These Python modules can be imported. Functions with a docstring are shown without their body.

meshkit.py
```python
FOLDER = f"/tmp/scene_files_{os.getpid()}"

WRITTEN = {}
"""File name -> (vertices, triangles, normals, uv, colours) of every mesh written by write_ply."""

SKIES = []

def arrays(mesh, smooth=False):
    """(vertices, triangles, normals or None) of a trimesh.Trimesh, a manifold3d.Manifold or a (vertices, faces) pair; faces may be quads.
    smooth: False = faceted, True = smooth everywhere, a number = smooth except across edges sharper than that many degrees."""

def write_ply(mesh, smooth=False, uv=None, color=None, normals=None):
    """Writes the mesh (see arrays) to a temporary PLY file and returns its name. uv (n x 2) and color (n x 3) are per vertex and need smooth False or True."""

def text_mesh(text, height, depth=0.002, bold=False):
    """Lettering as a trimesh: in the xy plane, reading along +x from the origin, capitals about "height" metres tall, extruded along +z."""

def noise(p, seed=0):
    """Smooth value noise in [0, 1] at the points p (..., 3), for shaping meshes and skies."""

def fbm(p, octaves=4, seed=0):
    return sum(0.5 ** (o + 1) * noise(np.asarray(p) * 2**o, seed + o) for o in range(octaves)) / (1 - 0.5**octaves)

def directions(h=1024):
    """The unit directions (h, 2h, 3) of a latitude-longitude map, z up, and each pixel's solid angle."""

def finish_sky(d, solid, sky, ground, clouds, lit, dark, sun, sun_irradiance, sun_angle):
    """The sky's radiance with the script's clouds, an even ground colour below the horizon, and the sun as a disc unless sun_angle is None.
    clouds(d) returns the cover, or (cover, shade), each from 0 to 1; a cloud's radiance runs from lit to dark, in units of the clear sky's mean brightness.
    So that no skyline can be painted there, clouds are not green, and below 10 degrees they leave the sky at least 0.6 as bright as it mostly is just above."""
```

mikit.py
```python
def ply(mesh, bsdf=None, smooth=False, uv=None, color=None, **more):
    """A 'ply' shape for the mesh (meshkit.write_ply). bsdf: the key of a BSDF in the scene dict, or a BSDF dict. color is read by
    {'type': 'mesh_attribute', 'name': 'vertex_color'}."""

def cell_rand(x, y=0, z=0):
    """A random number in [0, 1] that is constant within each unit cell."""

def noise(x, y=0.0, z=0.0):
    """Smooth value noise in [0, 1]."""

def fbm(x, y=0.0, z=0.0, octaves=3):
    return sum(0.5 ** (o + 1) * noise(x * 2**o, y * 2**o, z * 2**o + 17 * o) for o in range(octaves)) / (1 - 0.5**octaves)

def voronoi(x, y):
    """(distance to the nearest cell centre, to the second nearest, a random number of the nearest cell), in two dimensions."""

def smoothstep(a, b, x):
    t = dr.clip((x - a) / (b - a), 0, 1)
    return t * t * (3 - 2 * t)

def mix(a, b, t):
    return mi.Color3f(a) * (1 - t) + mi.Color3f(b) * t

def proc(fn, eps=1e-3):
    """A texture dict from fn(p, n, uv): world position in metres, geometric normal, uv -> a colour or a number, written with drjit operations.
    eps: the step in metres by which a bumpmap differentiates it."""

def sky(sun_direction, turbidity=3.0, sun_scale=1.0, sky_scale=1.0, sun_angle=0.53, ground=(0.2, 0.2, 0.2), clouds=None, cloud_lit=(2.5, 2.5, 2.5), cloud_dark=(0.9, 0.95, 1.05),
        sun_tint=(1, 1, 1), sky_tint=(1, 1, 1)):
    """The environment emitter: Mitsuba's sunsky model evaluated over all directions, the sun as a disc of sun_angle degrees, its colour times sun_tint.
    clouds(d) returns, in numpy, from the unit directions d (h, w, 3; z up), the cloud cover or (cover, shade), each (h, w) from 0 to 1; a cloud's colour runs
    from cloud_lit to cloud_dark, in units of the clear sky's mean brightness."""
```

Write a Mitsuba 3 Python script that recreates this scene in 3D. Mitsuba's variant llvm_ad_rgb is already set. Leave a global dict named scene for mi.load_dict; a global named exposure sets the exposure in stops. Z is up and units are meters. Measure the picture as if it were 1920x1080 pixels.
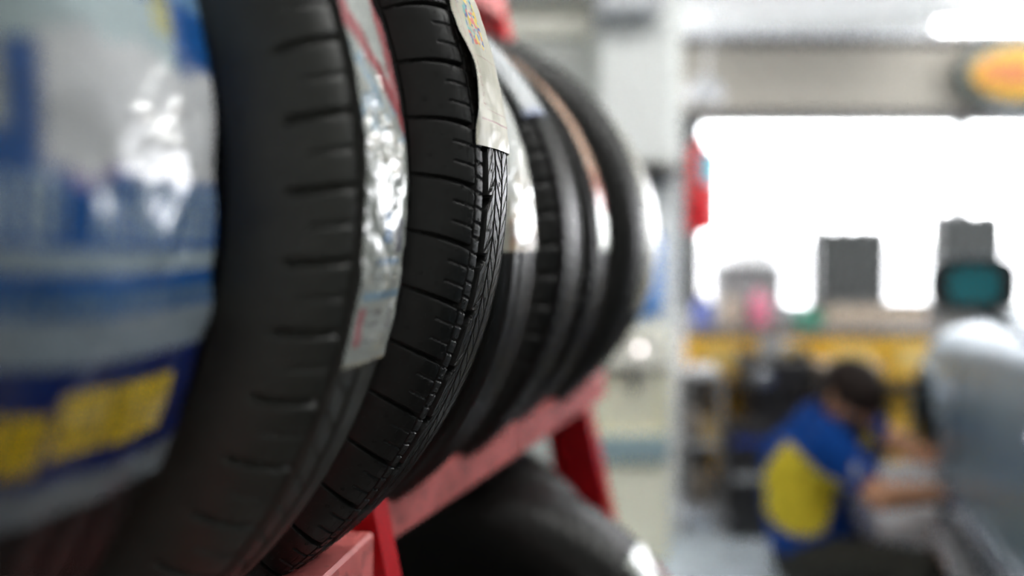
import math, random
import numpy as np, trimesh, drjit as dr, mitsuba as mi
import manifold3d as m3
import mikit, meshkit
from mikit import proc, noise, fbm, smoothstep, mix, cell_rand
from shapely.geometry import Polygon, Point, box as sbox
T4 = mi.ScalarTransform4f
random.seed(5)
rng = np.random.default_rng(7)
PI = math.pi
scene, labels = {}, {}

# ------------------------------------------------------------------ camera, sky, lights, exposure
FPX, HORIZON = 1867.0, 455.0
PITCH = math.atan((540 - HORIZON) / FPX)
EYE = np.array([0.0, 0.0, 1.2])
scene['camera'] = {
    'type': 'thinlens', 'fov': 2 * math.degrees(math.atan(960 / FPX)), 'fov_axis': 'x',
    'aperture_radius': 0.0105, 'focus_distance': 0.735, 'near_clip': 0.05, 'far_clip': 200.0,
    'to_world': T4().look_at(origin=EYE.tolist(), target=[0, math.cos(PITCH), 1.2 - math.sin(PITCH)], up=[0, 0, 1])}
exposure = -0.25
SKY = 800.0
TUBE = 42.0
scene['sky'] = mikit.sky([0.3, -0.5, 0.75], turbidity=4.0, sun_scale=0.0, sky_scale=SKY * 0.05, sun_angle=None, ground=(0.4, 0.4, 0.4),
                         clouds=lambda d: np.full(d.shape[:2], 0.92), cloud_lit=(2.6, 2.6, 2.65), cloud_dark=(2, 2, 2))
def rgb(*c): return {'type': 'rgb', 'value': [float(x) for x in c]}

def P(x, y, Y):
    """world point at depth Y whose picture position is pixel x, y"""
    dx, dz = (x - 960) / FPX, (540 - y) / FPX
    d = np.array([dx, math.cos(PITCH) + dz * math.sin(PITCH), -math.sin(PITCH) + dz * math.cos(PITCH)])
    return EYE + d * (Y / d[1])

# ------------------------------------------------------------------ materials
def mat(name, col, rough=0.5, metallic=0.0, spec=0.5, two=True, **kw):
    b = {'type': 'principled', 'base_color': col if isinstance(col, dict) else rgb(*col), 'roughness': rough, 'metallic': metallic, 'specular': spec, **kw}
    scene['m_' + name] = {'type': 'twosided', 'b': b} if two else b
    return 'm_' + name
def grime(c, amt=0.15, sc=3.0):
    c = np.array(c, float)
    def fn(p, n, uv):
        f = fbm(p.x * sc, p.y * sc, p.z * sc, 3)
        return mi.Color3f(*[float(v) for v in c]) * (1 - amt + 2 * amt * f)
    return proc(fn)

def rubber_col(p, n, uv):
    f = fbm(p.x * 60, p.y * 60, p.z * 60, 3)
    sp = smoothstep(0.80, 0.9, noise(p.x * 900, p.y * 900, p.z * 900)) * 0.012
    return mi.Color3f(0.0045, 0.0048, 0.0043) * (0.7 + 0.6 * f) + sp * .7
mat('rubber', proc(rubber_col), 0.42, spec=0.42)
mat('rubber_dusty', grime((0.026, 0.027, 0.023), .3, 40), 0.45, spec=0.5)  # greyer rubber with random tone, second tyre only
mat('rubber_plain', (0.006, 0.0065, 0.006), 0.42, spec=0.35)
mat('rubber_side', (0.006, 0.0065, 0.006), 0.5, spec=0.2)
def red_paint(p, n, uv):
    f = fbm(p.x * 22, p.y * 22, p.z * 22, 3)
    s = smoothstep(0.62, 0.72, noise(p.x * 70, p.y * 70, p.z * 70)) * 0.5
    return mix((0.86, 0.22, 0.21), (0.62, 0.15, 0.14), smoothstep(0.35, 0.7, f)) * (1 - s * 0.5)
mat('red_paint', proc(red_paint), 0.38, spec=0.7)
mat('red_gloss', (0.64, 0.012, 0.020), 0.3, spec=0.35)
mat('wall_white', grime((0.70, 0.71, 0.69), 0.03, 2), 0.7, spec=0.3)
mat('ceiling', (0.56, 0.56, 0.55), 0.8, spec=0.2)
mat('header', grime((0.34, 0.315, 0.275), 0.04, 3), 0.6, spec=0.3)
mat('dark_metal', (0.05, 0.05, 0.052), 0.5, spec=0.4)
mat('steel', (0.55, 0.56, 0.58), 0.3, 1.0)
mat('chrome', (0.85, 0.86, 0.88), 0.12, 1.0)
mat('black_plastic', (0.012, 0.012, 0.013), 0.35)
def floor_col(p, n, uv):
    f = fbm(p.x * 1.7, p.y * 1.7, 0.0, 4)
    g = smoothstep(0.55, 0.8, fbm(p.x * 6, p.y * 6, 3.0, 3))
    pale_floor = mix((0.76, 0.86, 0.95), (0.60, 0.66, 0.72), f) * (1 - 0.30 * g)
    dark_floor = mix((0.20, 0.195, 0.185), (0.13, 0.125, 0.12), f) * (1 - 0.3 * g)
    edge = smoothstep(2.30, 2.32, p.y + 0.02 * noise(p.x * 9, p.y * 9))      # colour darkened before this edge, to shade the undersides of the tyres
    return mix_c(dark_floor, pale_floor, edge)
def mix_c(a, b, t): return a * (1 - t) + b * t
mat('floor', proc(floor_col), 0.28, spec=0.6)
mat('pavement', (0.55, 0.55, 0.54), 0.8, spec=0.2)
mat('white_plastic', (0.78, 0.79, 0.80), 0.35)
mat('bright_plastic', (0.86, 0.87, 0.90), 0.4)
mat('cream', grime((0.86, 0.83, 0.66), 0.04, 8), 0.4)
mat('cream_light', (0.86, 0.84, 0.74), 0.4)
mat('grey_teal', (0.27, 0.37, 0.40), 0.4)
mat('blue_bottle', (0.008, 0.13, 0.36), 0.15, spec=0.7)
mat('yellow_paint', grime((0.66, 0.38, 0.03), 0.1, 5), 0.45)
mat('yellow_faded', grime((0.62, 0.44, 0.14), 0.1, 5), 0.5)
mat('worktop', (0.12, 0.11, 0.10), 0.5)
mat('beige_board', grime((0.42, 0.34, 0.26), 0.12, 6), 0.6)
mat('brown_dark', grime((0.06, 0.05, 0.04), 0.25, 6), 0.6)
mat('grey_mid', (0.22, 0.22, 0.22), 0.5)
mat('grey_light', (0.45, 0.46, 0.48), 0.45)
mat('grey_pleat', (0.10, 0.105, 0.105), 0.7, spec=0.2)
mat('green', (0.01, 0.22, 0.13), 0.4)
mat('pink', (0.62, 0.16, 0.25), 0.4)
mat('blue', (0.03, 0.06, 0.28), 0.4)
mat('cyan_label', (0.12, 0.50, 0.60), 0.4)
mat('sign_yellow', (0.36, 0.20, 0.025), 0.5, spec=.2)
mat('sign_red', (0.30, 0.05, 0.06), 0.5, spec=.2)
mat('sign_dark', (0.035, 0.05, 0.045), 0.4)
mat('rag', grime((0.62, 0.62, 0.60), 0.15, 15), 0.9, spec=0.1)
mat('leaf', (0.10, 0.22, 0.05), 0.6)
mat('car_paint', (0.105, 0.162, 0.20), 0.34, 0.35, clearcoat=0.6, clearcoat_gloss=0.9)
mat('teal_glass', (0.01, 0.16, 0.19), 0.06, 0.0, spec=0.9)
mat('glass_dark', (0.02, 0.025, 0.025), 0.05, spec=0.8)
mat('skin', (0.52, 0.26, 0.145), 0.55)
mat('hair', (0.010, 0.006, 0.005), 0.7, spec=0.15)
mat('mask', (0.010, 0.010, 0.011), 0.8)
mat('shirt_blue', (0.003, 0.040, 0.20), 0.85, spec=0.1)
mat('shirt_yellow', (0.62, 0.48, 0.03), 0.8, spec=0.2)
mat('trousers', (0.022, 0.022, 0.018), 0.85, spec=0.2)
mat('navy_cloth', (0.014, 0.018, 0.035), 0.8, spec=0.2)
mat('tube_off', (0.8, 0.8, 0.8), 0.4)
scene['m_pane'] = {'type': 'thindielectric'}

# ------------------------------------------------------------------ helpers
def cat(ms): return trimesh.util.concatenate(list(ms))
def put(key, mesh, m, smooth=False, uv=None, **more):
    scene[key] = mikit.ply(mesh, m, smooth, uv=uv, **more)
    return key
def tag(key, label=None, category=None, group=None, kind=None):
    d = {}
    for k, v in (('label', label), ('category', category), ('group', group), ('kind', kind)):
        if v: d[k] = v
    labels[key] = d
def struct(key, mesh, m, label=None, **kw):
    put(key, mesh, m, **kw); tag(key, label, kind='structure')
def cbox(x0, x1, y0, y1, z0, z1, c=0.004):
    """box with chamfered edges"""
    c = min(c, 0.45 * min(x1 - x0, y1 - y0, z1 - z0))
    v = []
    for sx in (0, 1):
        for sy in (0, 1):
            for sz in (0, 1):
                X, Y, Z = (x0, x1)[sx], (y0, y1)[sy], (z0, z1)[sz]
                ix, iy, iz = (c if sx == 0 else -c), (c if sy == 0 else -c), (c if sz == 0 else -c)
                v += [(X, Y + iy, Z + iz), (X + ix, Y, Z + iz), (X + ix, Y + iy, Z)]
    m = m3.Manifold.hull_points(np.array(v)).to_mesh()
    return trimesh.Trimesh(m.vert_properties[:, :3], m.tri_verts, process=False)
def hull(pts):
    m = m3.Manifold.hull_points(np.asarray(pts, float)).to_mesh()
    return trimesh.Trimesh(m.vert_properties[:, :3], m.tri_verts, process=False)
def rbox(x0, x1, y0, y1, z0, z1, r=0.02, n=8):
    """box with round edges"""
    s = trimesh.creation.uv_sphere(radius=r, count=[n, n * 2]).vertices
    return hull(np.vstack([s + [x, y, z] for x in (x0 + r, x1 - r) for y in (y0 + r, y1 - r) for z in (z0 + r, z1 - r)]))
def bar(a, b, w, h, up=(0, 0, 1), c=0.003):
    """chamfered bar from a to b, w across, h along up"""
    a, b = np.asarray(a, float), np.asarray(b, float)
    d = b - a; L = np.linalg.norm(d); d /= L
    s = np.cross(d, up); s /= np.linalg.norm(s); u = np.cross(s, d)
    m = cbox(0, L, -w / 2, w / 2, -h / 2, h / 2, c)
    M = np.eye(4); M[:3, 0], M[:3, 1], M[:3, 2], M[:3, 3] = d, s, u, a
    if np.linalg.det(M) < 0: M[:3, 1] *= -1
    m.apply_transform(M); return m
def tube(pts, r, sides=10):
    from scipy.interpolate import CubicSpline
    import sys
    p = np.asarray(pts, float)
    if len(p) > 2:
        t = np.r_[0, np.cumsum(np.linalg.norm(np.diff(p, axis=0), axis=1))]
        p = CubicSpline(t, p)(np.linspace(0, t[-1], 6 * len(p)))
    t = np.gradient(p, axis=0); t /= np.linalg.norm(t, axis=1, keepdims=True)
    a = np.cross(t, np.where(np.abs(t[:, 2:]) < 0.9, [0, 0, 1.0], [1.0, 0, 0])); a /= np.linalg.norm(a, axis=1, keepdims=True)
    b, g = np.cross(t, a), np.arange(sides) * 2 * PI / sides
    v = (p[:, None] + r * (np.cos(g)[None, :, None] * a[:, None] + np.sin(g)[None, :, None] * b[:, None])).reshape(-1, 3)
    i, j = np.meshgrid(np.arange(len(p) - 1), np.arange(sides), indexing='ij')
    q = np.stack([i * sides + j, i * sides + (j + 1) % sides, (i + 1) * sides + (j + 1) % sides, (i + 1) * sides + j], -1).reshape(-1, 4)
    f = np.vstack([q[:, [0, 1, 2]], q[:, [0, 2, 3]]])
    n = len(v); v = np.vstack([v, p[0], p[-1]]); k = np.arange(sides)
    f = np.vstack([f, np.stack([k * 0 + n, (k + 1) % sides, k], 1), np.stack([k * 0 + n + 1, n - sides + k, n - sides + (k + 1) % sides], 1)])
    return trimesh.Trimesh(v, f, process=False)
def lathe(prof, center=(0, 0, 0), n=32, axis=None):
    """profile of (radius, z), closed with caps where the radius ends at 0"""
    m = trimesh.creation.revolve(np.array(prof, float), sections=n)
    if axis is not None: m.apply_transform(trimesh.geometry.align_vectors([0, 0, 1], axis))
    m.apply_translation(center); return m
def prism(poly, h, M=None):
    m = trimesh.creation.extrude_polygon(Polygon(poly) if not hasattr(poly, 'exterior') else poly, h, engine='earcut')
    if M is not None: m.apply_transform(M)
    return m
def frame(o, x, y):
    x = np.asarray(x, float) / np.linalg.norm(x); z = np.cross(x, y); z /= np.linalg.norm(z)
    M = np.eye(4); M[:3, 0], M[:3, 1], M[:3, 2], M[:3, 3] = x, np.cross(z, x), z, o
    return M
def grid_faces(nr, nc):
    i, j = np.meshgrid(np.arange(nr - 1), np.arange(nc - 1), indexing='ij')
    a = (i * nc + j).ravel()
    return np.vstack([np.stack([a, a + 1, a + nc + 1], 1), np.stack([a, a + nc + 1, a + nc], 1)])

# ================================================================== STRUCTURE
YB = 5.0                       # back wall
CEIL = P(1500, 66, YB)[2]
x_w0, x_w1 = P(1300, 400, YB)[0], 4.2
z_sill, z_head = P(1600, 572, YB)[2], P(1600, 231, YB)[2]
z_f0 = P(1600, 212, YB)[2]
XL, XR, YF = -2.2, 4.2, -3.2
HALL, YS = 3.3, 4.2           # main ceiling height, front of the low soffit over the window
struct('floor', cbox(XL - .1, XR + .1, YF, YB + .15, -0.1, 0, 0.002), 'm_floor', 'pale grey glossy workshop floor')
struct('ceiling', cbox(XL - .1, XR + .1, YF - .1, YS, HALL, HALL + 0.1, 0.002), 'm_ceiling', 'white workshop ceiling')
struct('ceiling_low', cat([cbox(XL - .1, XR + .1, YS, YB + .15, CEIL, CEIL + 0.1, 0.002), cbox(XL - .1, XR + .1, YS - .06, YS, CEIL, HALL, 0.002)]), 'm_ceiling', 'low white soffit above the window and its front face')
struct('wall_left', cbox(XL - .12, XL, YF, YB, 0, HALL, 0.002), 'm_wall_white')
W2 = (0.2, 4.7, 0.75, 2.15)   # side window, added out of view for the label glare: y0, y1, z0, z1
struct('wall_right', cat([cbox(XR, XR + .12, YF, W2[0], 0, HALL, 0.002), cbox(XR, XR + .12, W2[1], YB, 0, HALL, 0.002), cbox(XR, XR + .12, W2[0], W2[1], 0, W2[2], 0.002), cbox(XR, XR + .12, W2[0], W2[1], W2[3], HALL, 0.002)]), 'm_wall_white', 'white right wall around the added side window')
put('added_window_2__frame', cat([cbox(XR + .03, XR + .09, W2[0], W2[1], W2[2], W2[2] + .04), cbox(XR + .03, XR + .09, W2[0], W2[1], W2[3] - .04, W2[3])]), 'm_dark_metal')
for k in range(4):
    y = W2[0] + k * (W2[1] - W2[0] - .03) / 3
    put('added_window_2__mullion' + ('_%03d' % k if k else ''), cbox(XR + .04, XR + .08, y, y + .03, W2[2] + .04, W2[3] - .04), 'm_dark_metal')
    if k < 3: put('added_window_2__pane' + ('_%03d' % k if k else ''), cbox(XR + .055, XR + .061, y + .03, y + (W2[1] - W2[0] - .03) / 3, W2[2] + .04, W2[3] - .04, .001), 'm_pane')
tag('added_window_2', 'wide unseen side window added in the right wall', kind='structure')
struct('ground_side', cbox(XR + .13, 22, YF - 6, YB + .14, -0.12, -0.02, 0.002), 'm_pavement', 'pale paving outside the added side window')
YW = 4.35                      # white wall to the left of the pillar
xp0, xp1 = P(1122, 300, 3.95)[0], P(1279, 300, 3.95)[0]
struct('wall_back_left', cbox(XL, xp0 + .1, YW, YW + .12, 0, P(1000, 72, YW)[2], 0.002), 'm_wall_white', 'white wall left of the pillar')
zb = P(1000, 72, YW)[2]
struct('trim_1', cbox(XL, xp0 + .2, YW - .05, YW + .12, zb, CEIL, 0.004), 'm_cream_light', 'pale boxed beam under the ceiling left of the pillar')
struct('pillar', cbox(xp0, xp1, 3.95, 4.4, 0, CEIL - .001, 0.008), 'm_wall_white', 'white square pillar behind the water dispenser')
struct('trim_2', cbox(xp0 - .005, P(1255, 100, 3.9)[0], 3.85, 3.955, P(1200, 306, 3.9)[2], P(1200, 45, 3.9)[2], 0.006), 'm_wall_white', 'white cladding panel on the upper pillar')
struct('trim_3', cbox(xp0 - .02, P(1232, 100, 3.9)[0], 3.7, YS - .061, P(1200, 40, 3.9)[2], CEIL + .1, 0.004), 'm_grey_light', 'grey ceiling beam end above the pillar')
xs0 = xp1 - 0.05
# wall under the window, header above it, frame and panes
struct('wall_back', cbox(xs0, XR, YB, YB + .12, 0, z_sill, 0.002), 'm_wall_white', 'wall under the bright window')
z_h1 = P(1600, 80, YB)[2]
struct('wall_back_upper', cbox(xs0, XR, YB - .04, YB + .12, z_f0, CEIL, 0.002), 'm_header', 'beige band above the window')
struct('trim_4', cbox(xs0, XR, YB - .12, YB - .04, z_h1 + .005, CEIL, 0.006), 'm_bright_plastic', 'white strip along the top of the beige band')
struct('trim_5', cbox(xs0, XR, YB - .1, YB - .04, z_h1 - .02, z_h1 + .004, 0.002), 'm_dark_metal', 'thin dark line under the white ceiling strip')
put('window_1__head', cbox(xs0, XR, YB - .06, YB + .10, z_head, z_f0 + .002, 0.003), 'm_dark_metal')
put('window_1__jamb', cbox(xs0, x_w0 + .03, YB - .03, YB + .10, z_sill, z_head, 0.003), 'm_dark_metal')
xm = P(1801, 400, YB)[0]
put('window_1__mullion', cbox(xm - .021, xm + .021, YB + .0, YB + .05, z_sill, z_head, 0.002), 'm_grey_mid')
put('window_1__sill', cbox(xs0, XR, YB - .09, YB + .12, z_sill - .025, z_sill, 0.004), 'm_grey_mid')
put('window_1__pane', cbox(x_w0 + .03, xm - .021, YB + .02, YB + .026, z_sill, z_head, 0.001), 'm_pane')
put('window_1__pane_001', cbox(xm + .021, XR, YB + .02, YB + .026, z_sill, z_head, 0.001), 'm_pane')
tag('window_1', 'wide overexposed workshop window with a dark head frame', kind='structure')
struct('ground_outside', cbox(-14, 16, YB + .15, 22, -0.12, -0.02, 0.002), 'm_pavement', 'pale paving outside the window')

# ================================================================== LIGHTS (one ceiling tube in view, four unseen ones added)
def lamp(key, p0, p1, r, power, label, group=None, ceil=None):
    p0, p1 = np.array(p0, float), np.array(p1, float)
    d = (p1 - p0) / np.linalg.norm(p1 - p0)
    top = (ceil or CEIL) - 0.0005
    hz = top - (p0[2] + r + 0.004)
    mid = np.array([0, 0, p0[2] + r + 0.004 + hz / 2 - p0[2]])
    put(key + '__housing', bar(p0 - d * .03 + mid, p1 + d * .03 + mid, .075, hz), 'm_white_plastic')
    m = trimesh.creation.cylinder(radius=r, height=np.linalg.norm(p1 - p0), sections=20)
    m.apply_transform(trimesh.geometry.align_vectors([0, 0, 1], d)); m.apply_translation((p0 + p1) / 2)
    put(key + '__tube', m, 'm_tube_off', emitter={'type': 'area', 'radiance': rgb(power, power * 1.0, power * .97)})
    for i, e in enumerate((p0 - d * .015, p1 + d * .015)):
        c = cbox(-.016, .016, -.022, .022, -r - .006, r + .01, .003); c.apply_translation(e)
        put(key + '__lamp_holder' + ('_%03d' % i if i else ''), c, 'm_white_plastic')
    tag(key, label, 'lamp', group)
pl = P(1745, 58, 4.55)
LZ = CEIL - 0.055
lamp('ceiling_tube_lamp', [pl[0] + .02, 4.55, LZ], [pl[0] + 1.24, 4.50, LZ], 0.019, TUBE, 'lit white fluorescent tube lamp above the oval yellow sign')
for k, (x, y, t) in enumerate([(-0.2, 2.0, 'left lamp of the far pair under the high ceiling'), (1.6, 2.0, 'right lamp of the far pair under the high ceiling'), (-0.2, 0.9, 'left lamp of the near pair under the high ceiling'), (1.6, 0.9, 'right lamp of the near pair under the high ceiling')]):  # four tubes out of view, added as even fill light
    lamp('ceiling_tube_lamp_%03d' % (k + 1), [x, y, HALL - .055], [x + 1.2, y, HALL - .055], 0.022, TUBE * 2.7, 'added unseen fill tube, ' + t, None, HALL)

# ================================================================== TYRES
BETA = math.radians(16)
AX = np.array([math.sin(BETA), math.cos(BETA), 0]); QR = np.array([math.cos(BETA), -math.sin(BETA), 0])
def row(s, L, z): return np.array([0, 0, z]) + AX * s - QR * L

HALF = [(0, 0), (.03, .0006), (.045, .0018), (.057, .0050), (.068, .0115), (.078, .0225), (.0855, .038), (.0905, .056), (.093, .075), (.0905, .10), (.083, .12), (.076, .135), (.069, .145)]
class Profile:
    def __init__(s, r, w, round_=1.0, side=1.0):
        from scipy.interpolate import PchipInterpolator, CubicSpline
        k = w / .186
        pts = [(-a * k, d) for a, d in HALF[::-1]] + [(a * k, d) for a, d in HALF[1:]]
        pts = np.array([(a, r - (d * round_ if d < .02 else d * round_ + (0)) * side) for a, d in pts])
        t = np.r_[0, np.cumsum(np.linalg.norm(np.diff(pts, axis=0), axis=1))]
        cs = CubicSpline(t, pts)
        tt = np.linspace(0, t[-1], 1500); p = cs(tt)
        v = np.r_[0, np.cumsum(np.linalg.norm(np.diff(p, axis=0), axis=1))]
        v -= np.interp(0, p[:, 0], v) if np.all(np.diff(p[500:1000, 0]) > 0) else v[-1] / 2
        s.v, s.p = v, p
        d = np.gradient(p, v, axis=0); s.n = np.stack([-d[:, 1], d[:, 0]], 1)
        s.r, s.w, s.vmax = r, w, v[-1]
    def at(s, v):
        f = lambda c: np.interp(v, s.v, c)
        return f(s.p[:, 0]), f(s.p[:, 1]), f(s.n[:, 0]), f(s.n[:, 1])
def sst(a, b, x):
    t = np.clip((x - a) / (b - a), 0, 1); return t * t * (3 - 2 * t)
def groove(dist, hw, soft=.0006): return 1 - sst(hw - soft * .5, hw + soft * .5, np.abs(dist))
def between(v, a, b, soft=.001): return sst(a - soft, a, v) * (1 - sst(b, b + soft, v))
def tri(x): return x - np.round(x)

def surf(pr, center, v, th, dep, Q=QR, A=AX):
    """points of the tyre's skin: rows th, columns v, dep below (positive) the skin"""
    a, rad, na, nr = pr.at(v)
    a, rad = a[None] - dep * na[None], rad[None] - dep * nr[None]
    c, s = np.cos(th)[:, None], np.sin(th)[:, None]
    return center + a[..., None] * A + (rad * c)[..., None] * Q + (rad * s)[..., None] * np.array([0, 0, 1.0])

def write_part(key, V, N, F, m):
    used = np.unique(F); idx = np.zeros(len(V), int); idx[used] = np.arange(len(used))
    path = meshkit.write_ply((V[used], idx[F]), False, normals=N[used])
    scene[key] = {'type': 'ply', 'filename': path, 'face_normals': False, 'bsdf': {'type': 'ref', 'id': m}}

def vert_normals(V, F):
    fn = np.cross(V[F[:, 1]] - V[F[:, 0]], V[F[:, 2]] - V[F[:, 0]])
    n = np.zeros_like(V)
    for k in range(3):
        for j in range(3): n[:, j] += np.bincount(F[:, k], fn[:, j], len(V))
    return n / (np.linalg.norm(n, axis=1, keepdims=True) + 1e-20)

def build_tyre(key, center, pr, depth, label, group, vs, ths, vside, N=None, vblock=None, Q=QR, A=AX, rub='m_rubber'):
    """ths: closed list of angles (rows); vs: columns. Faces are split into tread, sidewalls and, with vblock, single shoulder blocks"""
    nr, nc = len(ths), len(vs)
    th2 = np.r_[ths, ths[0] + 2 * PI]
    dep = depth(vs[None], th2[:, None]) * np.ones((nr + 1, nc))
    V = surf(pr, center, vs, th2, dep, Q, A).reshape(-1, 3)
    F = grid_faces(nr + 1, nc)
    F = np.where(F >= nr * nc, F - nr * nc, F)
    V = V[:nr * nc]
    tri_n = np.cross(V[F[:1, 1]] - V[F[:1, 0]], V[F[:1, 2]] - V[F[:1, 0]])[0]
    # outwards
    m0 = V[F[len(F) // 4]].mean(0)
    vv = np.tile(vs, nr); tt = np.repeat(ths, nc)
    n = vert_normals(V, F)
    k = np.argmin(np.abs(vv)); out = np.cos(tt[k]) * Q + np.sin(tt[k]) * np.array([0, 0, 1.])
    if n[k] @ out < 0: F = F[:, [0, 2, 1]]; n = -n
    fv = vv[F].mean(1); ft = tt[F][:, 0]
    side0, side1 = fv < -vside, fv > vside
    tread = ~(side0 | side1)
    if vblock is not None:
        fd = dep[:nr].reshape(-1)[F].max(1)
        kk = vblock['K'](fv)
        fr = ft * N / (2 * PI) + kk
        blk = tread & (fv > vblock['a']) & (fv < vblock['b']) & (fd < .0004)
        idx = np.floor(fr).astype(int) % N
        # only the angles where the fine grid lies
        for i in range(N):
            mth = (i + .5) * 2 * PI / N
            mth = (mth + PI) % (2 * PI) - PI
            if not (vblock['t0'] < mth < vblock['t1']): continue
            sel = blk & (idx == i)
            if sel.sum() < 8: continue
            write_part('%s__tread__shoulder_block_%03d' % (key, i + 1), V, n, F[sel], rub)
            tread &= ~sel
    write_part(key + '__tread', V, n, F[tread], rub)
    write_part(key + '__sidewall', V, n, F[side0], 'm_rubber_side')
    write_part(key + '__sidewall_001', V, n, F[side1], 'm_rubber_side')
    # inside of the casing
    a0, r0, _, _ = pr.at(np.array([vs[0], vs[-1]]))
    aa, rr, na, nrr = pr.at(np.linspace(vs[0], vs[-1], 33))
    prof = np.stack([aa - na * .011, rr - nrr * .011], 1)
    prof[0], prof[-1] = (a0[0], r0[0]), (a0[1], r0[1])
    t = np.linspace(0, 2 * PI, 97)
    W = center + prof[None, :, :1] * A + (np.cos(t)[:, None] * prof[None, :, 1])[..., None] * Q + (np.sin(t)[:, None] * prof[None, :, 1])[..., None] * np.array([0, 0, 1.])
    put(key + '__inner_liner', (W.reshape(-1, 3), grid_faces(97, 33)), 'm_rubber_side', True)
    tag(key, label, 'tyre', group)

def angles(fine, t0, t1, coarse):
    a = np.radians(np.arange(t0, t1, fine)); b = np.radians(np.arange(t1, t0 + 360, coarse))
    return np.r_[a, b]
def columns(vmin, a, b, vmax, fine, coarse):
    return np.r_[np.arange(vmin, a, coarse), np.arange(a, b, fine), np.linspace(b, vmax, max(3, int((vmax - b) / coarse)))]

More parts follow.
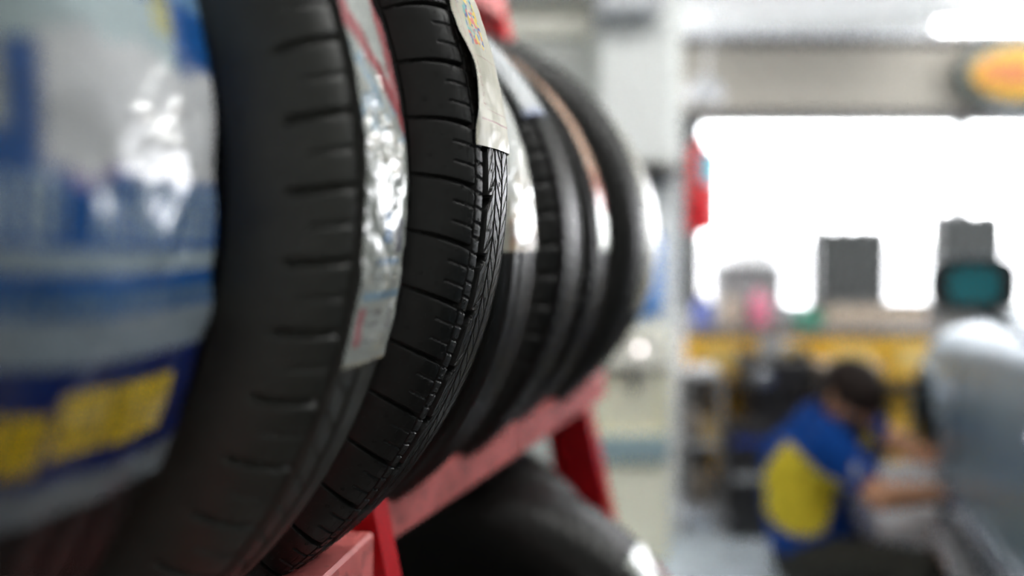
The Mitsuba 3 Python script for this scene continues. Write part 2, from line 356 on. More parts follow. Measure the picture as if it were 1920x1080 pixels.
# ---- the tyre in focus
N2 = 54
def K2(v): return .20 * np.clip((v + .108) / .05, 0, 1.2) ** 1.5
def depth2(v, th):
    v = v - .016
    p = th * N2 / (2 * PI); L = 2 * PI * .365 / N2
    f = tri(p + K2(v)); fm = f * L
    w = np.clip((v + .112) / .054, 0, 1)
    d = groove(fm, .0006 + .0009 * w, .0007) * (.0012 + .0042 * w) * between(v, -.122, -.0585)
    # soft rounding of the block edge below each main groove
    d = np.maximum(d, .0011 * np.exp(-np.clip(-fm - .001, 0, 1) / .0022) * (fm < -.0008) * between(v, -.085, -.059) * w)
    for q in (1 / 3., 2 / 3.):
        d = np.maximum(d, groove(tri(p + K2(v) - q) * L, .0004, .0005) * .0022 * between(v, -.0765, -.0585))
    d = np.maximum(d, groove(tri(p + K2(v) - .5) * L, .0004, .0005) * .0008 * between(v, -.128, -.112))
    d = np.maximum(d, groove(v + .1085, .0005, .0007) * .0008)
    d = np.maximum(d, groove(v + .067, .00025, .0004) * .0005)
    d = np.maximum(d, groove(v + .0580, .0007, .0006) * .004)
    d = np.maximum(d, groove(tri(p * 4 + 1.0 * (v + .058) / .05) * L / 4, .0004, .0005) * .003 * between(v, -.0575, -.047))
    saw = (p + .3) - np.floor(p + .3)
    edge = -.036 + .010 * sst(.72, 1.0, saw) - .0005 * saw
    d = np.maximum(d, .0075 * sst(-.0472, -.0465, v) * (1 - sst(edge - .0003, edge + .0004, v)))
    d = np.maximum(d, groove(tri(p * 3 + .3 * 3 - (v + .036) / .016 * 1.5) * L / 3, .0004, .0005) * .002 * between(v, -.034, -.0185))
    d = np.maximum(d, groove(tri(p + .3 - (v + .036) / .016 * .28) * L, .0008, .0006) * .004 * between(v, -.034, -.0185))
    d = np.maximum(d, groove(v + .0178, .0009, .0006) * .006)
    d = np.maximum(d, groove(v + .0265, .0002, .0004) * .0006)
    d = np.maximum(d, groove(tri(p * 3 + (v + .0175) / .016 * 1.2) * L / 3, .0004, .0005) * .002 * between(v, -.0165, -.001))
    d = np.maximum(d, groove(v + .000, .0010, .0006) * .006)
    d = np.maximum(d, groove(tri(p * 3 - (v) / .016 * 1.2) * L / 3, .0004, .0005) * .002 * between(v, .001, .0165))
    d = np.maximum(d, groove(v - .0185, .0010, .0006) * .006)
    d = np.maximum(d, groove(v - .042, .0045, .001) * .007)
    d = np.maximum(d, groove(tri(p - K2(-v)) * L, .0013, .0007) * .004 * between(v, .0585, .118))
    return d
def axes(deg):
    b = math.radians(deg)
    return dict(Q=np.array([math.cos(b), -math.sin(b), 0]), A=np.array([math.sin(b), math.cos(b), 0]))
AX0, AX1, AX2 = axes(8), axes(12.3), axes(15)
S2, L2, Z2 = .690, .5735, 1.2460
pr2 = Profile(.362, .154)
vs2 = columns(-pr2.vmax * .5 if False else pr2.v[0], -.13, .024, pr2.v[-1], .0007, .004)
vs2 = np.unique(np.round(np.r_[vs2, np.arange(.024, .06, .0015)], 6))
c2 = row(S2, L2, Z2)
build_tyre('tyre_002', c2, pr2, depth2, 'black tyre in sharp focus with a cream paper label at its top', None, vs2, angles(.13, -68, 40, .8), .112,
           N2, dict(K=lambda v: K2(v - .016), a=-.090, b=-.0426, t0=math.radians(-66), t1=math.radians(38)), **AX2)
# small moulding rings on the rubber of the tyre in focus
def ring_mesh(R=.0010, r=.00022, n=9, k=4):
    t, g = np.meshgrid(np.arange(n) * 2 * PI / n, np.arange(k) * 2 * PI / k, indexing='ij')
    v = np.stack([(R + r * np.cos(g)) * np.cos(t), (R + r * np.cos(g)) * np.sin(t), r * np.sin(g)], -1).reshape(-1, 3)
    i, j = np.meshgrid(np.arange(n), np.arange(k), indexing='ij')
    q = np.stack([i * k + j, ((i + 1) % n) * k + j, ((i + 1) % n) * k + (j + 1) % k, i * k + (j + 1) % k], -1).reshape(-1, 4)
    return v, np.vstack([q[:, [0, 1, 2]], q[:, [0, 2, 3]]])
rv, rf = ring_mesh()
pv, pf = [], []
spots = [(-.0625, .12), (-.0625, .42), (-.0625, .60), (-.0625, .88), (-.0715, .10), (-.0715, .55), (-.0715, .9), (-.083, .2), (-.083, .75), (-.095, .35), (-.0525, .06), (-.0525, .2), (-.0525, .31), (-.0525, .45), (-.0525, .56), (-.0525, .7), (-.0525, .81), (-.0525, .95),
         (-.0285, .1), (-.0285, .35), (-.0285, .6), (-.0285, .85), (-.0225, .2), (-.0225, .5), (-.0225, .8), (-.009, .15), (-.009, .45), (-.009, .75)]
for i in range(N2):
    for v0, fr in spots:
        vv = v0 + rng.uniform(-.0012, .0012)
        th = ((i + fr + rng.uniform(-.04, .04)) - K2(np.array(vv))) * 2 * PI / N2; vv += .016
        th = (th + PI) % (2 * PI) - PI
        if not math.radians(-64) < th < math.radians(38): continue
        a, r_, na, nr_ = (float(x) for x in pr2.at(np.array([vv])))
        er = math.cos(th) * AX2['Q'] + math.sin(th) * np.array([0, 0, 1.]); et = -math.sin(th) * AX2['Q'] + math.cos(th) * np.array([0, 0, 1.])
        nn = na * AX2['A'] + nr_ * er; s1 = np.cross(et, nn)
        o = c2 + a * AX2['A'] + r_ * er
        sc = rng.uniform(.8, 1.5)
        pf.append(rf + len(pv) * len(rv)); pv.append(o + sc * (rv[:, :1] * s1 + rv[:, 1:2] * et + rv[:, 2:] * nn))
put('tyre_002__moulding_ring', (np.vstack(pv), np.vstack(pf)), 'm_rubber_plain', True)
tag('tyre_002__moulding_ring', kind='stuff')

# ---- the other tyres of the row: simpler tread patterns
def depth_blocks(N, r, lean=.0, shift=0.):
    L = 2 * PI * r / N
    def f(v, th):
        v = v - shift
        p = th * N / (2 * PI)
        a = np.abs(v)
        K = lean * np.clip((a - .05) / .05, 0, 1)
        d = groove(tri(p + K) * L, .0016, .0012) * .004 * between(a, .058, .094, .006)
        d = np.maximum(d, groove(tri(p + K - .5) * L, .0008, .001) * .002 * between(a, .060, .085))
        d = np.maximum(d, groove(a - .053, .0040, .0012) * .007)
        d = np.maximum(d, groove(a - .019, .0038, .0012) * .007)
        return np.maximum(d, groove(tri(p * 2 + v / .03) * L / 2, .0005, .001) * .002 * between(a, .024, .048))
    return f
def depth_ribs(N, r):
    L = 2 * PI * r / N
    def f(v, th):
        p = th * N / (2 * PI); a = np.abs(v)
        d = groove(a - .045, .0042, .0015) * .007
        d = np.maximum(d, groove(a - .016, .0040, .0015) * .007)
        d = np.maximum(d, groove(a - .064, .0020, .0012) * .004)
        return np.maximum(d, groove(tri(p + a / .04) * L, .0010, .001) * .003 * between(a, .066, .11))
    return f
def depth_knurl(N, r):
    L = 2 * PI * r / N
    def f(v, th):
        p = th * N / (2 * PI); a = np.abs(v)
        d = groove(tri(p + a / .02) * L, .0015, .0014) * .003 * between(a, .030, .10)
        d = np.maximum(d, groove(a - .028, .003, .0015) * .006)
        return np.maximum(d, groove(v, .003, .0015) * .006)
    return f
GRP = None
def simple_tyre(key, c, r, w, depth, label, group=GRP, fine=.35, t0=-75, t1=75, Q=QR, A=AX, vfine=.0016, N=None, vblock=None, rub='m_rubber'):
    pr = Profile(r, w)
    vs = columns(pr.v[0], -.125, .07, pr.v[-1], vfine, .006)
    build_tyre(key, c, pr, depth, label, group, vs, angles(fine, t0, t1, 1.5), .112, N, vblock, Q=Q, A=A, rub=rub)
    return pr

def label_sheet(key, pr, c, vr, tr, off, mname, nv=40, nt=120, edge=None, Q=QR, A=AX):
    """printed sheet lying on the tread; uv = (across in metres, angle in degrees)"""
    v = np.linspace(vr[0], vr[1], nv); t = np.linspace(tr[0], tr[1], nt)
    VV, TT = np.meshgrid(v, t)
    if edge is not None: VV = VV + edge(VV, TT)
    a, rad, na, nr_ = pr.at(VV.ravel())
    o = off(VV, TT).ravel()
    a, rad = a + o * na, rad + o * nr_
    th = np.radians(TT).ravel()
    V = c + a[:, None] * A + (rad * np.cos(th))[:, None] * Q + (rad * np.sin(th))[:, None] * np.array([0, 0, 1.])
    F = grid_faces(nt, nv)
    put(key, (V, F), mname, True, uv=np.stack([VV.ravel(), TT.ravel()], 1))

def crinkle(amp, sv, st, seed, base=.0016):
    return lambda v, t: base + amp * (2 * meshkit.fbm(np.stack([v * sv, t * st, v * 0 + seed], -1), 3, seed))

C3 = mi.Color3f
def rect(v, t, a, b, c, d, s=.0006, st=.12):
    return smoothstep(a - s, a + s, v) * (1 - smoothstep(b - s, b + s, v)) * smoothstep(c - st, c + st, t) * (1 - smoothstep(d - st, d + st, t))
def marks(v, t, wv, wt, seed, cover=.55):
    """fine print: rows of small irregular strokes"""
    a, b = v / wv, t / wt
    on = dr.select(cell_rand(a, b, seed) < cover, 1.0, 0.0)
    fa, fb = a - dr.floor(a), b - dr.floor(b)
    return on * smoothstep(.1, .25, fb) * (1 - smoothstep(.65, .8, fb)) * smoothstep(.05, .15, fa) * (1 - smoothstep(.85, .95, fa))
def strokes(v, t, t0, t1, w, seed):
    """a line of tall lettering, cell width w: stems and cross bars"""
    a = v / w; c = dr.floor(a); fa = a - c; h = (t - t0) / (t1 - t0)
    stem = lambda x, ww: smoothstep(x - ww - .04, x - ww + .04, fa) * (1 - smoothstep(x + ww - .04, x + ww + .04, fa))
    s = stem(.22, .12)
    s = dr.maximum(s, stem(.70, .12) * dr.select(cell_rand(c, 1, seed) < .7, 1.0, 0.0))
    for k, y in enumerate((.08, .5, .92)):
        bar_ = smoothstep(y - .09, y - .05, h) * (1 - smoothstep(y + .05, y + .09, h)) * smoothstep(.1, .2, fa) * (1 - smoothstep(.75, .85, fa))
        s = dr.maximum(s, bar_ * dr.select(cell_rand(c, 3 + k, seed) < .6, 1.0, 0.0))
    return s * smoothstep(-.02, .02, h) * (1 - smoothstep(.98, 1.02, h))

def print0(p, n, uv):
    v, t = uv.x, uv.y
    col = C3(.005, .085, .31)
    B = lambda a, b, c: None
    def band(col, t0, t1, c, al=1.0, v0=-1., v1=1.):
        return mix_c(col, C3(*c), rect(v, t, v0, v1, t0, t1) * al)
    col = band(col, 6.3, 11.0, (.60, .72, .72), .85, -.085, .02)
    col = band(col, 12.0, 20.0, (.16, .30, .48), .9)
    col = band(col, 9.0, 14.0, (.55, .52, .18), .8, .000, .02)
    wob = 1.6 * (noise(v * 60, t * .5, 7.) - .5)
    col = mix_c(col, C3(.74, .75, .78), rect(v, t + wob, -.070, .07, -1.3, 7.2, .004, .5))  # window glare painted into the label as a white patch
    col = mix_c(col, C3(.34, .22, .46), rect(v, t + wob, -.060, -.035, -2.0, -1.0, .006, .4) * .7)
    col = mix_c(col, C3(.55, .58, .52), rect(v, t + wob, -.105, -.082, 0.5, 6.0, .004, .5))
    col = mix_c(col, C3(.48, .60, .68), strokes(v, t, -5.4, -1.6, .013, 3) * rect(v, t, -.095, -.062, -7, 0) * .9)
    col = mix_c(col, C3(.48, .60, .68), strokes(v, t, -5.4, -1.6, .013, 4) * rect(v, t, -.050, .06, -7, 0) * .9)
    col = band(col, -7.6, -6.0, (.33, .41, .48))
    col = band(col, -10.2, -8.6, (.02, .10, .26))
    col = mix_c(col, C3(.28, .35, .40), strokes(v, t, -10.1, -8.8, .006, 8) * .7)
    col = band(col, -13.4, -10.3, (.25, .30, .35))
    col = band(col, -21.4, -13.4, (.002, .010, .085))
    col = mix_c(col, C3(.85, .58, .005), dr.maximum(strokes(v, t, -20.3, -16.2, .012, 5), .5 * rect(v, t, -1., 1., -20.2, -16.3)) * rect(v, t, -.12, -.056, -22, -12))
    col = mix_c(col, C3(.85, .58, .005), dr.maximum(strokes(v, t, -19.6, -15.2, .012, 6), .5 * rect(v, t, -1., 1., -19.5, -15.3)) * rect(v, t, -.052, .03, -22, -12))
    col = band(col, -30., -21.4, (.15, .17, .19))
    return col
mat('print0', proc(print0), 0.12, spec=0.5, clearcoat=0.5, clearcoat_gloss=.95)

def print1(p, n, uv):
    v, t = (uv.x - .011) * 1.2, uv.y - 1.9
    base = C3(.48, .50, .47)
    col = base
    diag = t + 110 * (v + .02)
    red = smoothstep(9.3, 9.8, diag) * (1 - smoothstep(12.2, 12.8, diag))
    red = dr.maximum(red, smoothstep(9.3, 9.8, diag) * rect(v, t, -.062, -.041, 0., 40.) )
    red = dr.maximum(red, smoothstep(9.3, 9.8, diag) * rect(v, t, .012, .05, 0., 40.))
    col = mix_c(col, C3(.42, .03, .05), red * .85)
    col = mix_c(col, C3(.30, .32, .32), marks(v, t, .003, .35, 5) * smoothstep(12.5, 13., diag) * .6)
    bl = smoothstep(.55, .65, noise(v * 130, t * .8, 4.)) * smoothstep(2.5, 3.5, t) * (1 - smoothstep(9.2, 9.8, diag))
    col = mix_c(col, C3(.12, .33, .52), bl * .6)
    col = mix_c(col, C3(.03, .16, .36), rect(v, t, -.02, -.006, -7.2, -4.2))
    col = mix_c(col, C3(.08, .08, .16), rect(v, t, .004, .022, -8.2, -4.8) * smoothstep(.3, .5, noise(v * 600, t * 8, 2.)))
    col = mix_c(col, C3(.20, .32, .46), rect(v, t, -.030, .02, -9.4, -8.8))
    col = mix_c(col, C3(.16, .15, .15), (rect(v, t, -.038, -.015, -11.1, -10.5) + rect(v, t, .0, .02, -11.1, -10.5)) * marks(v, t, .0022, .6, 2, .8))
    col = mix_c(col, C3(.24, .36, .46), rect(v, t, -.045, .03, -12.9, -12.1))
    col = mix_c(col, C3(.50, .09, .12), rect(v, t, -.046, -.036, -17.4, -13.6) * .8)
    for k in range(3):
        col = mix_c(col, C3(.14, .13, .14), rect(v, t, -.030, -.006, -14.4 - 1.4 * k, -13.8 - 1.4 * k) * marks(v, t, .0024, .6, 7 + k, .8))
    col = mix_c(col, C3(.14, .12, .14), rect(v, t, .010, .018, -18., -13.4) * marks(v, t, .004, .4, 11, .7))
    return mix_c(col, C3(.52, .42, .26), 1 - smoothstep(-19.8, -18.9, t))
mat('print1', proc(print1), 0.13, spec=0.85, clearcoat=0.6, clearcoat_gloss=.92)

def print2(p, n, uv):
    v, t = uv.x - .015, uv.y
    col = C3(.60, .57, .45) * (0.93 + .12 * fbm(v * 300, t * .5, 2., 2))
    ink = lambda col, c, a, b, c0, d0, al=1.: mix_c(col, C3(*c), rect(v, t, a, b, c0, d0, .0002, .05) * al)
    col = mix_c(col, C3(.32, .06, .07), rect(v, t, -.0552, -.0545, 9, 60, .0001) * dr.select(noise(0., t * 9) < .75, .9, .1))
    col = mix_c(col, C3(.25, .50, .45), rect(v, t, -.0510, -.0506, 9, 60, .0001) * .8)
    col = mix_c(col, C3(.36, .10, .12), rect(v, t, -.050, -.046, 10.5, 60) * marks(v, t, .0012, .22, 3, .6))
    col = mix_c(col, C3(.10, .10, .22), rect(v, t, -.045, -.041, 19, 60) * marks(v, t, .0016, .5, 5, .5))
    pic = rect(v, t, -.036, -.004, 15, 22.5)
    pc = noise(v * 260, t * 1.6, 1.)
    col = mix_c(col, mix_c(C3(.70, .16, .10), C3(.20, .50, .46), smoothstep(.4, .6, noise(v * 150, t * 1.1, 5.))), pic * smoothstep(.52, .62, pc))
    col = mix_c(col, C3(.80, .60, .10), pic * smoothstep(.66, .74, noise(v * 190, t * 1.3, 9.)))
    col = mix_c(col, C3(.08, .12, .34), pic * smoothstep(.70, .76, noise(v * 300, t * 2.1, 13.)))
    col = mix_c(col, C3(.60, .04, .05), rect(v, t, -.040, -.030, 24., 26.6) * marks(v, t, .006, 1.0, 2, .9))
    col = mix_c(col, C3(.02, .22, .12), rect(v, t, -.040, -.032, 23.3, 23.9))
    col = mix_c(col, C3(.35, .12, .12), rect(v, t, -.040, -.0, 8.0, 14.2) * marks(v, t, .0011, .3, 8, .5) * rect(v, t, -.040, -.034, 0, 60))
    for e in ((-.033, 13.9), (-.033, 7.7)):
        col = mix_c(col, C3(.45, .32, .26), rect(v, t, -.034, .02, e[1] - .05, e[1] + .05, .0002, .03) * .8)
    col = mix_c(col, C3(.45, .32, .26), rect(v, t, -.0332, -.0328, 7.7, 13.9, .0001) * .8)
    return mix_c(col, C3(.40, .20, .20), rect(v, t, -.048, .03, 6.35, 6.55, .0002, .04) * .8)
mat('print2', proc(print2), 0.30, spec=0.5)
mat('film_white', (.66, .67, .64), 0.16, spec=0.6, clearcoat=.5, clearcoat_gloss=.9)
mat('film_cream', (.42, .41, .36), 0.2, spec=0.6, clearcoat=.4, clearcoat_gloss=.9)
def print3(p, n, uv):
    v, t = uv.x, uv.y
    col = mix_c(C3(.60, .58, .50), C3(.62, .63, .60), smoothstep(6., 9., t))
    bl = smoothstep(.55, .7, noise(v * 90, t * .6, 3.)) * rect(v, t, -.05, .05, -8, 8)
    col = mix_c(col, C3(.70, .40, .10), bl * .4)
    return mix_c(col, C3(.30, .12, .10), smoothstep(.62, .7, noise(v * 150, t * .9, 8.)) * rect(v, t, -.05, .05, -6, 4) * .5)
mat('print3', proc(print3), 0.14, spec=0.6, clearcoat=.5, clearcoat_gloss=.92)
def print4(p, n, uv):
    return mix((.22, .27, .46), (.62, .64, .66), smoothstep(26.5, 30., uv.y))
mat('print4', proc(print4), 0.2, spec=0.6)
def print5(p, n, uv):
    t = uv.y
    col = mix_c(C3(.55, .56, .48), C3(.50, .10, .06), smoothstep(7., 10., t))
    return mix_c(col, C3(.60, .36, .24), smoothstep(12., 22., t))
mat('print5', proc(print5), 0.2, spec=0.6, clearcoat=.4, clearcoat_gloss=.9)

# tyre nearest the camera, tread hidden under a blue label
c0 = row(.318, .6125, 1.2345)
pr0 = simple_tyre('tyre', c0, .352, .205, depth_ribs(60, .352), 'nearest blurred tyre with a glossy blue and yellow advertising label', **AX0)
label_sheet('tyre__tread_label', pr0, c0, (-.128, .092), (-24.0, 40), crinkle(.0030, 30, .18, 3, .0015), 'm_print0', 60, 200, **AX0)
tag('tyre__tread_label', 'glossy blue label with white and yellow lettering')
c1 = row(.521, .573, 1.232)
pr1 = simple_tyre('tyre_001', c1, .341, .150, depth_blocks(52, .341, .15, .017), 'blurred tyre with a white and red plastic label, second from the camera', fine=.25, vfine=.001, N=52, vblock=dict(K=lambda v: .15 * np.clip((np.abs(v - .017) - .05) / .05, 0, 1), a=-.075, b=-.0415, t0=-1.2, t1=.9), rub='m_rubber_dusty', **AX1)
label_sheet('tyre_001__tread_label', pr1, c1, (-.033, .055), (-17.6, 40), crinkle(.0016, 60, .45, 5, .0006), 'm_print1', 60, 260, **AX1)
tag('tyre_001__tread_label', 'shiny white plastic label with a red band')
def off2(v, t):
    e = np.clip((-v - .016) / .026, 0, 1)
    return .0012 + e ** 2 * (.0035 + .003 * np.sin(np.radians((t - 8) * 24))) + .0012 * (2 * meshkit.fbm(np.stack([v * 60, t * .35, v * 0], -1), 2, 4) - .6)
def edge2(v, t):
    e = np.clip((.01 - v) / .051, 0, 1)
    return e * (.0025 * np.sin(np.radians((t - 5) * 22)) + .0010 * np.sin(np.radians(t * 61)))
label_sheet('tyre_002__tread_label', pr2, c2, (-.041, .052), (3.4, 44), off2, 'm_print2', 80, 260, edge2, **AX2)
tag('tyre_002__tread_label', 'cream paper label printed with small text and pictures')
c3 = row(.965, .598, 1.2)
pr3 = simple_tyre('tyre_003', c3, .336, .165, depth_ribs(60, .336), 'tyre directly behind the sharply focused tyre, with a shiny white label ending at mid height', fine=.4)
label_sheet('tyre_003__tread_label', pr3, c3, (-.060, .056), (-1.5, 60), crinkle(.0014, 40, .3, 8, .0008), 'm_print3', 40, 160)
tag('tyre_003__tread_label', 'shiny white and cream label')
c4 = row(1.175, .59, 1.198)
pr4 = simple_tyre('tyre_004', c4, .333, .165, depth_blocks(56, .333), 'ribbed tyre with a label ending in a blue tip near its top', fine=.4)
label_sheet('tyre_004__tread_label', pr4, c4, (-.066, -.01), (27, 70), crinkle(.001, 40, .3, 9), 'm_print4', 30, 80)
tag('tyre_004__tread_label', 'white label with a blue tip')
c5 = row(1.375, .59, 1.195)
pr5 = simple_tyre('tyre_005', c5, .328, .165, depth_blocks(60, .328), 'tyre with a narrow orange edged label, just before the tall dark tyre', fine=.4)
label_sheet('tyre_005__tread_label', pr5, c5, (-.030, .05), (-1, 70), crinkle(.0012, 40, .3, 2), 'm_print5', 30, 120)
tag('tyre_005__tread_label', 'orange and white label')
c6 = row(1.595, .582, 1.208)
pr6 = simple_tyre('tyre_006', c6, .345, .170, depth_knurl(90, .345), 'tall plain black tyre near the far end of the rack, arching above its neighbours', fine=.4)
c7 = row(1.80, .588, 1.204)
pr7 = simple_tyre('tyre_007', c7, .338, .165, depth_blocks(56, .338), 'last tyre at the far end of the rack, covered by pale film', fine=.5)
label_sheet('tyre_007__tread_label', pr7, c7, (-.060, .06), (-22, 70), crinkle(.001, 40, .3, 12), 'm_film_cream', 30, 100)
tag('tyre_007__tread_label', 'pale plastic film')
# lower shelf
c8 = row(1.37, .437, .525)
pr8 = simple_tyre('tyre_008', c8, .330, .19, depth_knurl(80, .33), 'big black tyre on the lower shelf under the red beam, with a white sticker', fine=.5, t0=-30, t1=120)
label_sheet('tyre_008__tread_label', pr8, c8, (-.06, .04), (31, 48), crinkle(.0012, 40, .3, 6), 'm_print1', 30, 40)
tag('tyre_008__tread_label', 'white sticker with red print')
c9 = row(1.74, .635, .52)
simple_tyre('tyre_009', c9, .330, .18, depth_knurl(80, .33), 'dark tyre on the lower shelf, just in front of the red end post', fine=.6, t0=0, t1=120)
c10 = row(.98, .60, .505)
simple_tyre('tyre_010', c10, .322, .18, depth_blocks(56, .322), 'nearest dark tyre on the lower shelf below the front beam', fine=.8, t0=0, t1=120)

# ================================================================== TYRE RACK
RB = math.radians(17.6)
RA = np.array([math.sin(RB), math.cos(RB), 0]); RQ = np.array([math.cos(RB), -math.sin(RB), 0])
tf, tn = P(1112, 722, 1.885), P(742, 945, 1.045)
fa = tn + (tn - tf) / np.linalg.norm(tn - tf) * .24
put('tyre_rack__beam', bar(fa, tf + RA * .03, .036, .052), 'm_red_paint')
put('tyre_rack__beam_001', bar(fa - RQ * .46, tf + RA * .03 - RQ * .46, .036, .052), 'm_red_paint')
# uprights lean back like an A
def upright(key, foot, top, w0, w1, dpt):
    """angle iron that tapers upwards: a wide flange across the rack and a narrow one along it"""
    foot, top = np.asarray(foot, float), np.asarray(top, float)
    face = hull([p + RQ * o * w / 2 + RA * e for p, w in ((foot, w0), (top, w1)) for o in (-1, 1) for e in (0, .007)])
    side = hull([p + RQ * (w / 2 - e) + RA * q for p, w in ((foot, w0), (top, w1)) for e in (0, .007) for q in (.003, dpt)])
    put(key, tri_union(face, side), 'm_red_gloss')
def tri_union(*ms):
    q = m3.Manifold.batch_boolean([m3.Manifold(m3.Mesh(np.asarray(m.vertices, np.float32), np.asarray(m.faces, np.uint32))) for m in ms], m3.OpType.Add).to_mesh()
    return trimesh.Trimesh(q.vert_properties[:, :3], q.tri_verts, process=False)
pa, pb = P(1097, 975, 1.95), P(932, 70, 1.95)
d = (pa - pb) / (pa[2] - pb[2])
foot, top = pa - d * pa[2], pb + d * .075
upright('tyre_rack__upright', foot, top, .150, .030, .045)
apex = P(911, 500, 1.95)
mir = lambda p: p - RQ * 2 * ((p - apex) @ RQ)
upright('tyre_rack__upright_001', mir(foot), mir(top), .05, .028, .045)
put('tyre_rack__end_tie', bar(foot * .65 + top * .35, mir(foot) * .65 + mir(top) * .35, .04, .008), 'm_red_gloss')
near = P(682, 985, .905)
footn = near - d * near[2]; 
upright('tyre_rack__upright_002', footn, near + d * .05, .030, .026, .03)
# upper beam and lower shelf
ub = P(917, 4, 1.93)
put('tyre_rack__upper_beam', bar(ub + RA * .04, ub - RA * 1.4, .036, .055), 'm_red_paint')
for k, off in enumerate((.02, -.42)):
    a, b = row(.62, .43 - off, .213), row(1.93, .43 - off, .213)
    put('tyre_rack__lower_beam' + ('_%03d' % k if k else ''), bar(a, b, .036, .045), 'm_red_paint')
tag('tyre_rack', 'red steel tyre rack carrying the row of black tyres', 'tyre rack')
tag('tyre_rack__beam', 'scuffed red front beam')
n0, n1 = P(664, 1050, .885), P(545, 1166, .70)
put('tyre_rack_001__beam', bar(n0, n0 + (n1 - n0) * 3.2, .036, .052), 'm_red_paint')
put('tyre_rack_001__beam_001', bar(n0 - RQ * .46, n0 + (n1 - n0) * 3.2 - RQ * .46, .036, .052), 'm_dark_metal')  # rear beam coloured dark so the space under the nearest tyre stays black
e0 = n0 + (n1 - n0) * 3.1
put('tyre_rack_001__upright', bar([e0[0], e0[1], 0], e0, .05, .04, up=(0, 1, 0)), 'm_red_gloss')
put('tyre_rack_001__upright_001', bar([e0[0] - .46, e0[1] + .12, 0], e0 + [-.46, .12, 0], .05, .04, up=(0, 1, 0)), 'm_red_gloss')
tag('tyre_rack_001', 'nearer red tyre rack whose beam ends at the bottom of the photo', 'tyre rack')

# ================================================================== FRONT WALL (unseen behind the camera, its opening closed to keep daylight out)
struct('wall_front', cbox(XL, XR, YF - .12, YF, 0, HALL, .002), 'm_wall_white', 'unseen front wall behind the camera, closed against daylight')

# ================================================================== WATER DISPENSER
yd = 3.64
xa, xb = P(1119, 800, yd)[0], P(1256, 800, yd)[0]
zz = lambda y, Y=yd: P(1190, y, Y)[2]
xc = (xa + xb) / 2
D = 'water_dispenser'
put(D + '__body', cat([rbox(xa, xb, yd + .012, yd + .28, .012, zz(815), .012), rbox(xa, xb, yd, yd + .28, zz(690), zz(617), .012), rbox(xa, xb, yd + .05, yd + .28, zz(822), zz(685), .01),
                       cbox(xa, xa + .02, yd + .01, yd + .1, zz(822), zz(685)), cbox(xb - .02, xb, yd + .01, yd + .1, zz(822), zz(685))]), 'm_cream', smooth=40)
put(D + '__door', rbox(xa + .012, xb - .012, yd + .002, yd + .018, .05, zz(872), .006), 'm_cream')
put(D + '__drip_tray', rbox(xa + .008, xb - .008, yd - .035, yd + .06, zz(862), zz(816), .008), 'm_grey_teal')
put(D + '__fascia', cbox(xa + .015, xb - .015, yd - .003, yd + .004, zz(686), zz(622), .002), 'm_cream_light')
put(D + '__seam', cbox(xa + .002, xb - .002, yd + .002, yd + .02, zz(694), zz(688), .001), 'm_grey_mid')
for k, px in enumerate((1190, 1218)):
    X = P(px, 700, yd)[0]
    put(D + '__tap' + ('_001' if k else ''), cat([cbox(X - .009, X + .009, yd - .02, yd + .055, zz(712), zz(697), .003), lathe([(0, 0), (.008, 0), (.010, .05), (0, .05)], (X, yd - .012, zz(735)), 14)]), ('m_dark_metal', 'm_cream_light')[k], smooth=40)
X, z = P(1200, 655, yd)[0], zz(655)
put(D + '__glow_disc', lathe([(0, 0), (.010, 0), (.008, .004), (0, .005)], (X, yd - .003, z), 16, [0, -1, 0]), 'm_white_plastic', smooth=40, emitter={'type': 'area', 'radiance': rgb(8, 7, 7)})  # small glowing disc on the fascia
put(D + '__button', lathe([(0, 0), (.010, 0), (.008, .004), (0, .005)], (X - .045, yd - .003, z), 16, [0, -1, 0]), 'm_grey_mid', smooth=40)
for k, (fx, fy) in enumerate([(xa + .03, yd + .03), (xb - .03, yd + .03), (xa + .03, yd + .25), (xb - .03, yd + .25)]):
    put(D + '__foot' + ('_%03d' % k if k else ''), lathe([(0, 0), (.014, 0), (.012, .014), (0, .014)], (fx, fy, 0), 12), 'm_black_plastic')
tag(D, 'cream water dispenser with a grey drip tray standing before the white pillar', 'water dispenser')
R = (xb - xa) / 2 - .008; zt = zz(612)
hb = P(1190, 430, yd + .14)[2] - zt
prof = [(0, 0), (.03, 0), (.034, .012), (R - .02, .03), (R, .06)]
for k in range(3):
    z0 = .08 + k * (hb - .16) / 3; h = (hb - .16) / 3
    prof += [(R, z0), (R - .008, z0 + .006), (R - .008, z0 + .02), (R, z0 + .026), (R, z0 + h)]
prof += [(R, hb - .05), (R - .02, hb - .012), (R - .05, hb), (0, hb)]
put('water_bottle__bottle', lathe(prof, (xc, yd + .14, zt + .004), 40), 'm_blue_bottle', smooth=35)
put('water_bottle__neck_collar', lathe([(0, -.004), (.05, -.004), (.055, .006), (.036, .010), (0, .010)], (xc, yd + .14, zt + .002), 24), 'm_white_plastic', smooth=35)
tag('water_bottle', 'big blue water bottle upside down on the cream dispenser', 'bottle')

# dark bracket shelf on the pillar under the white panel
sh0, sh1 = P(1205, 318, 3.86), P(1275, 318, 3.86)
put('wall_shelf__board', cbox(sh0[0], sh1[0], 3.78, 3.949, sh0[2] - .010, sh0[2] + .008, .003), 'm_brown_dark')
for k, px in enumerate((1222, 1248)):
    X = P(px, 330, 3.86)[0]
    put('wall_shelf__bracket' + ('_001' if k else ''), prism([(0, 0), (.12, 0), (0, -.07)], .014, frame([X, 3.949, sh0[2] - .010], [0, -1, 0], [0, 0, 1])), 'm_dark_metal')
tag('wall_shelf', 'small dark shelf on the white pillar above the blue bottle', 'shelf')

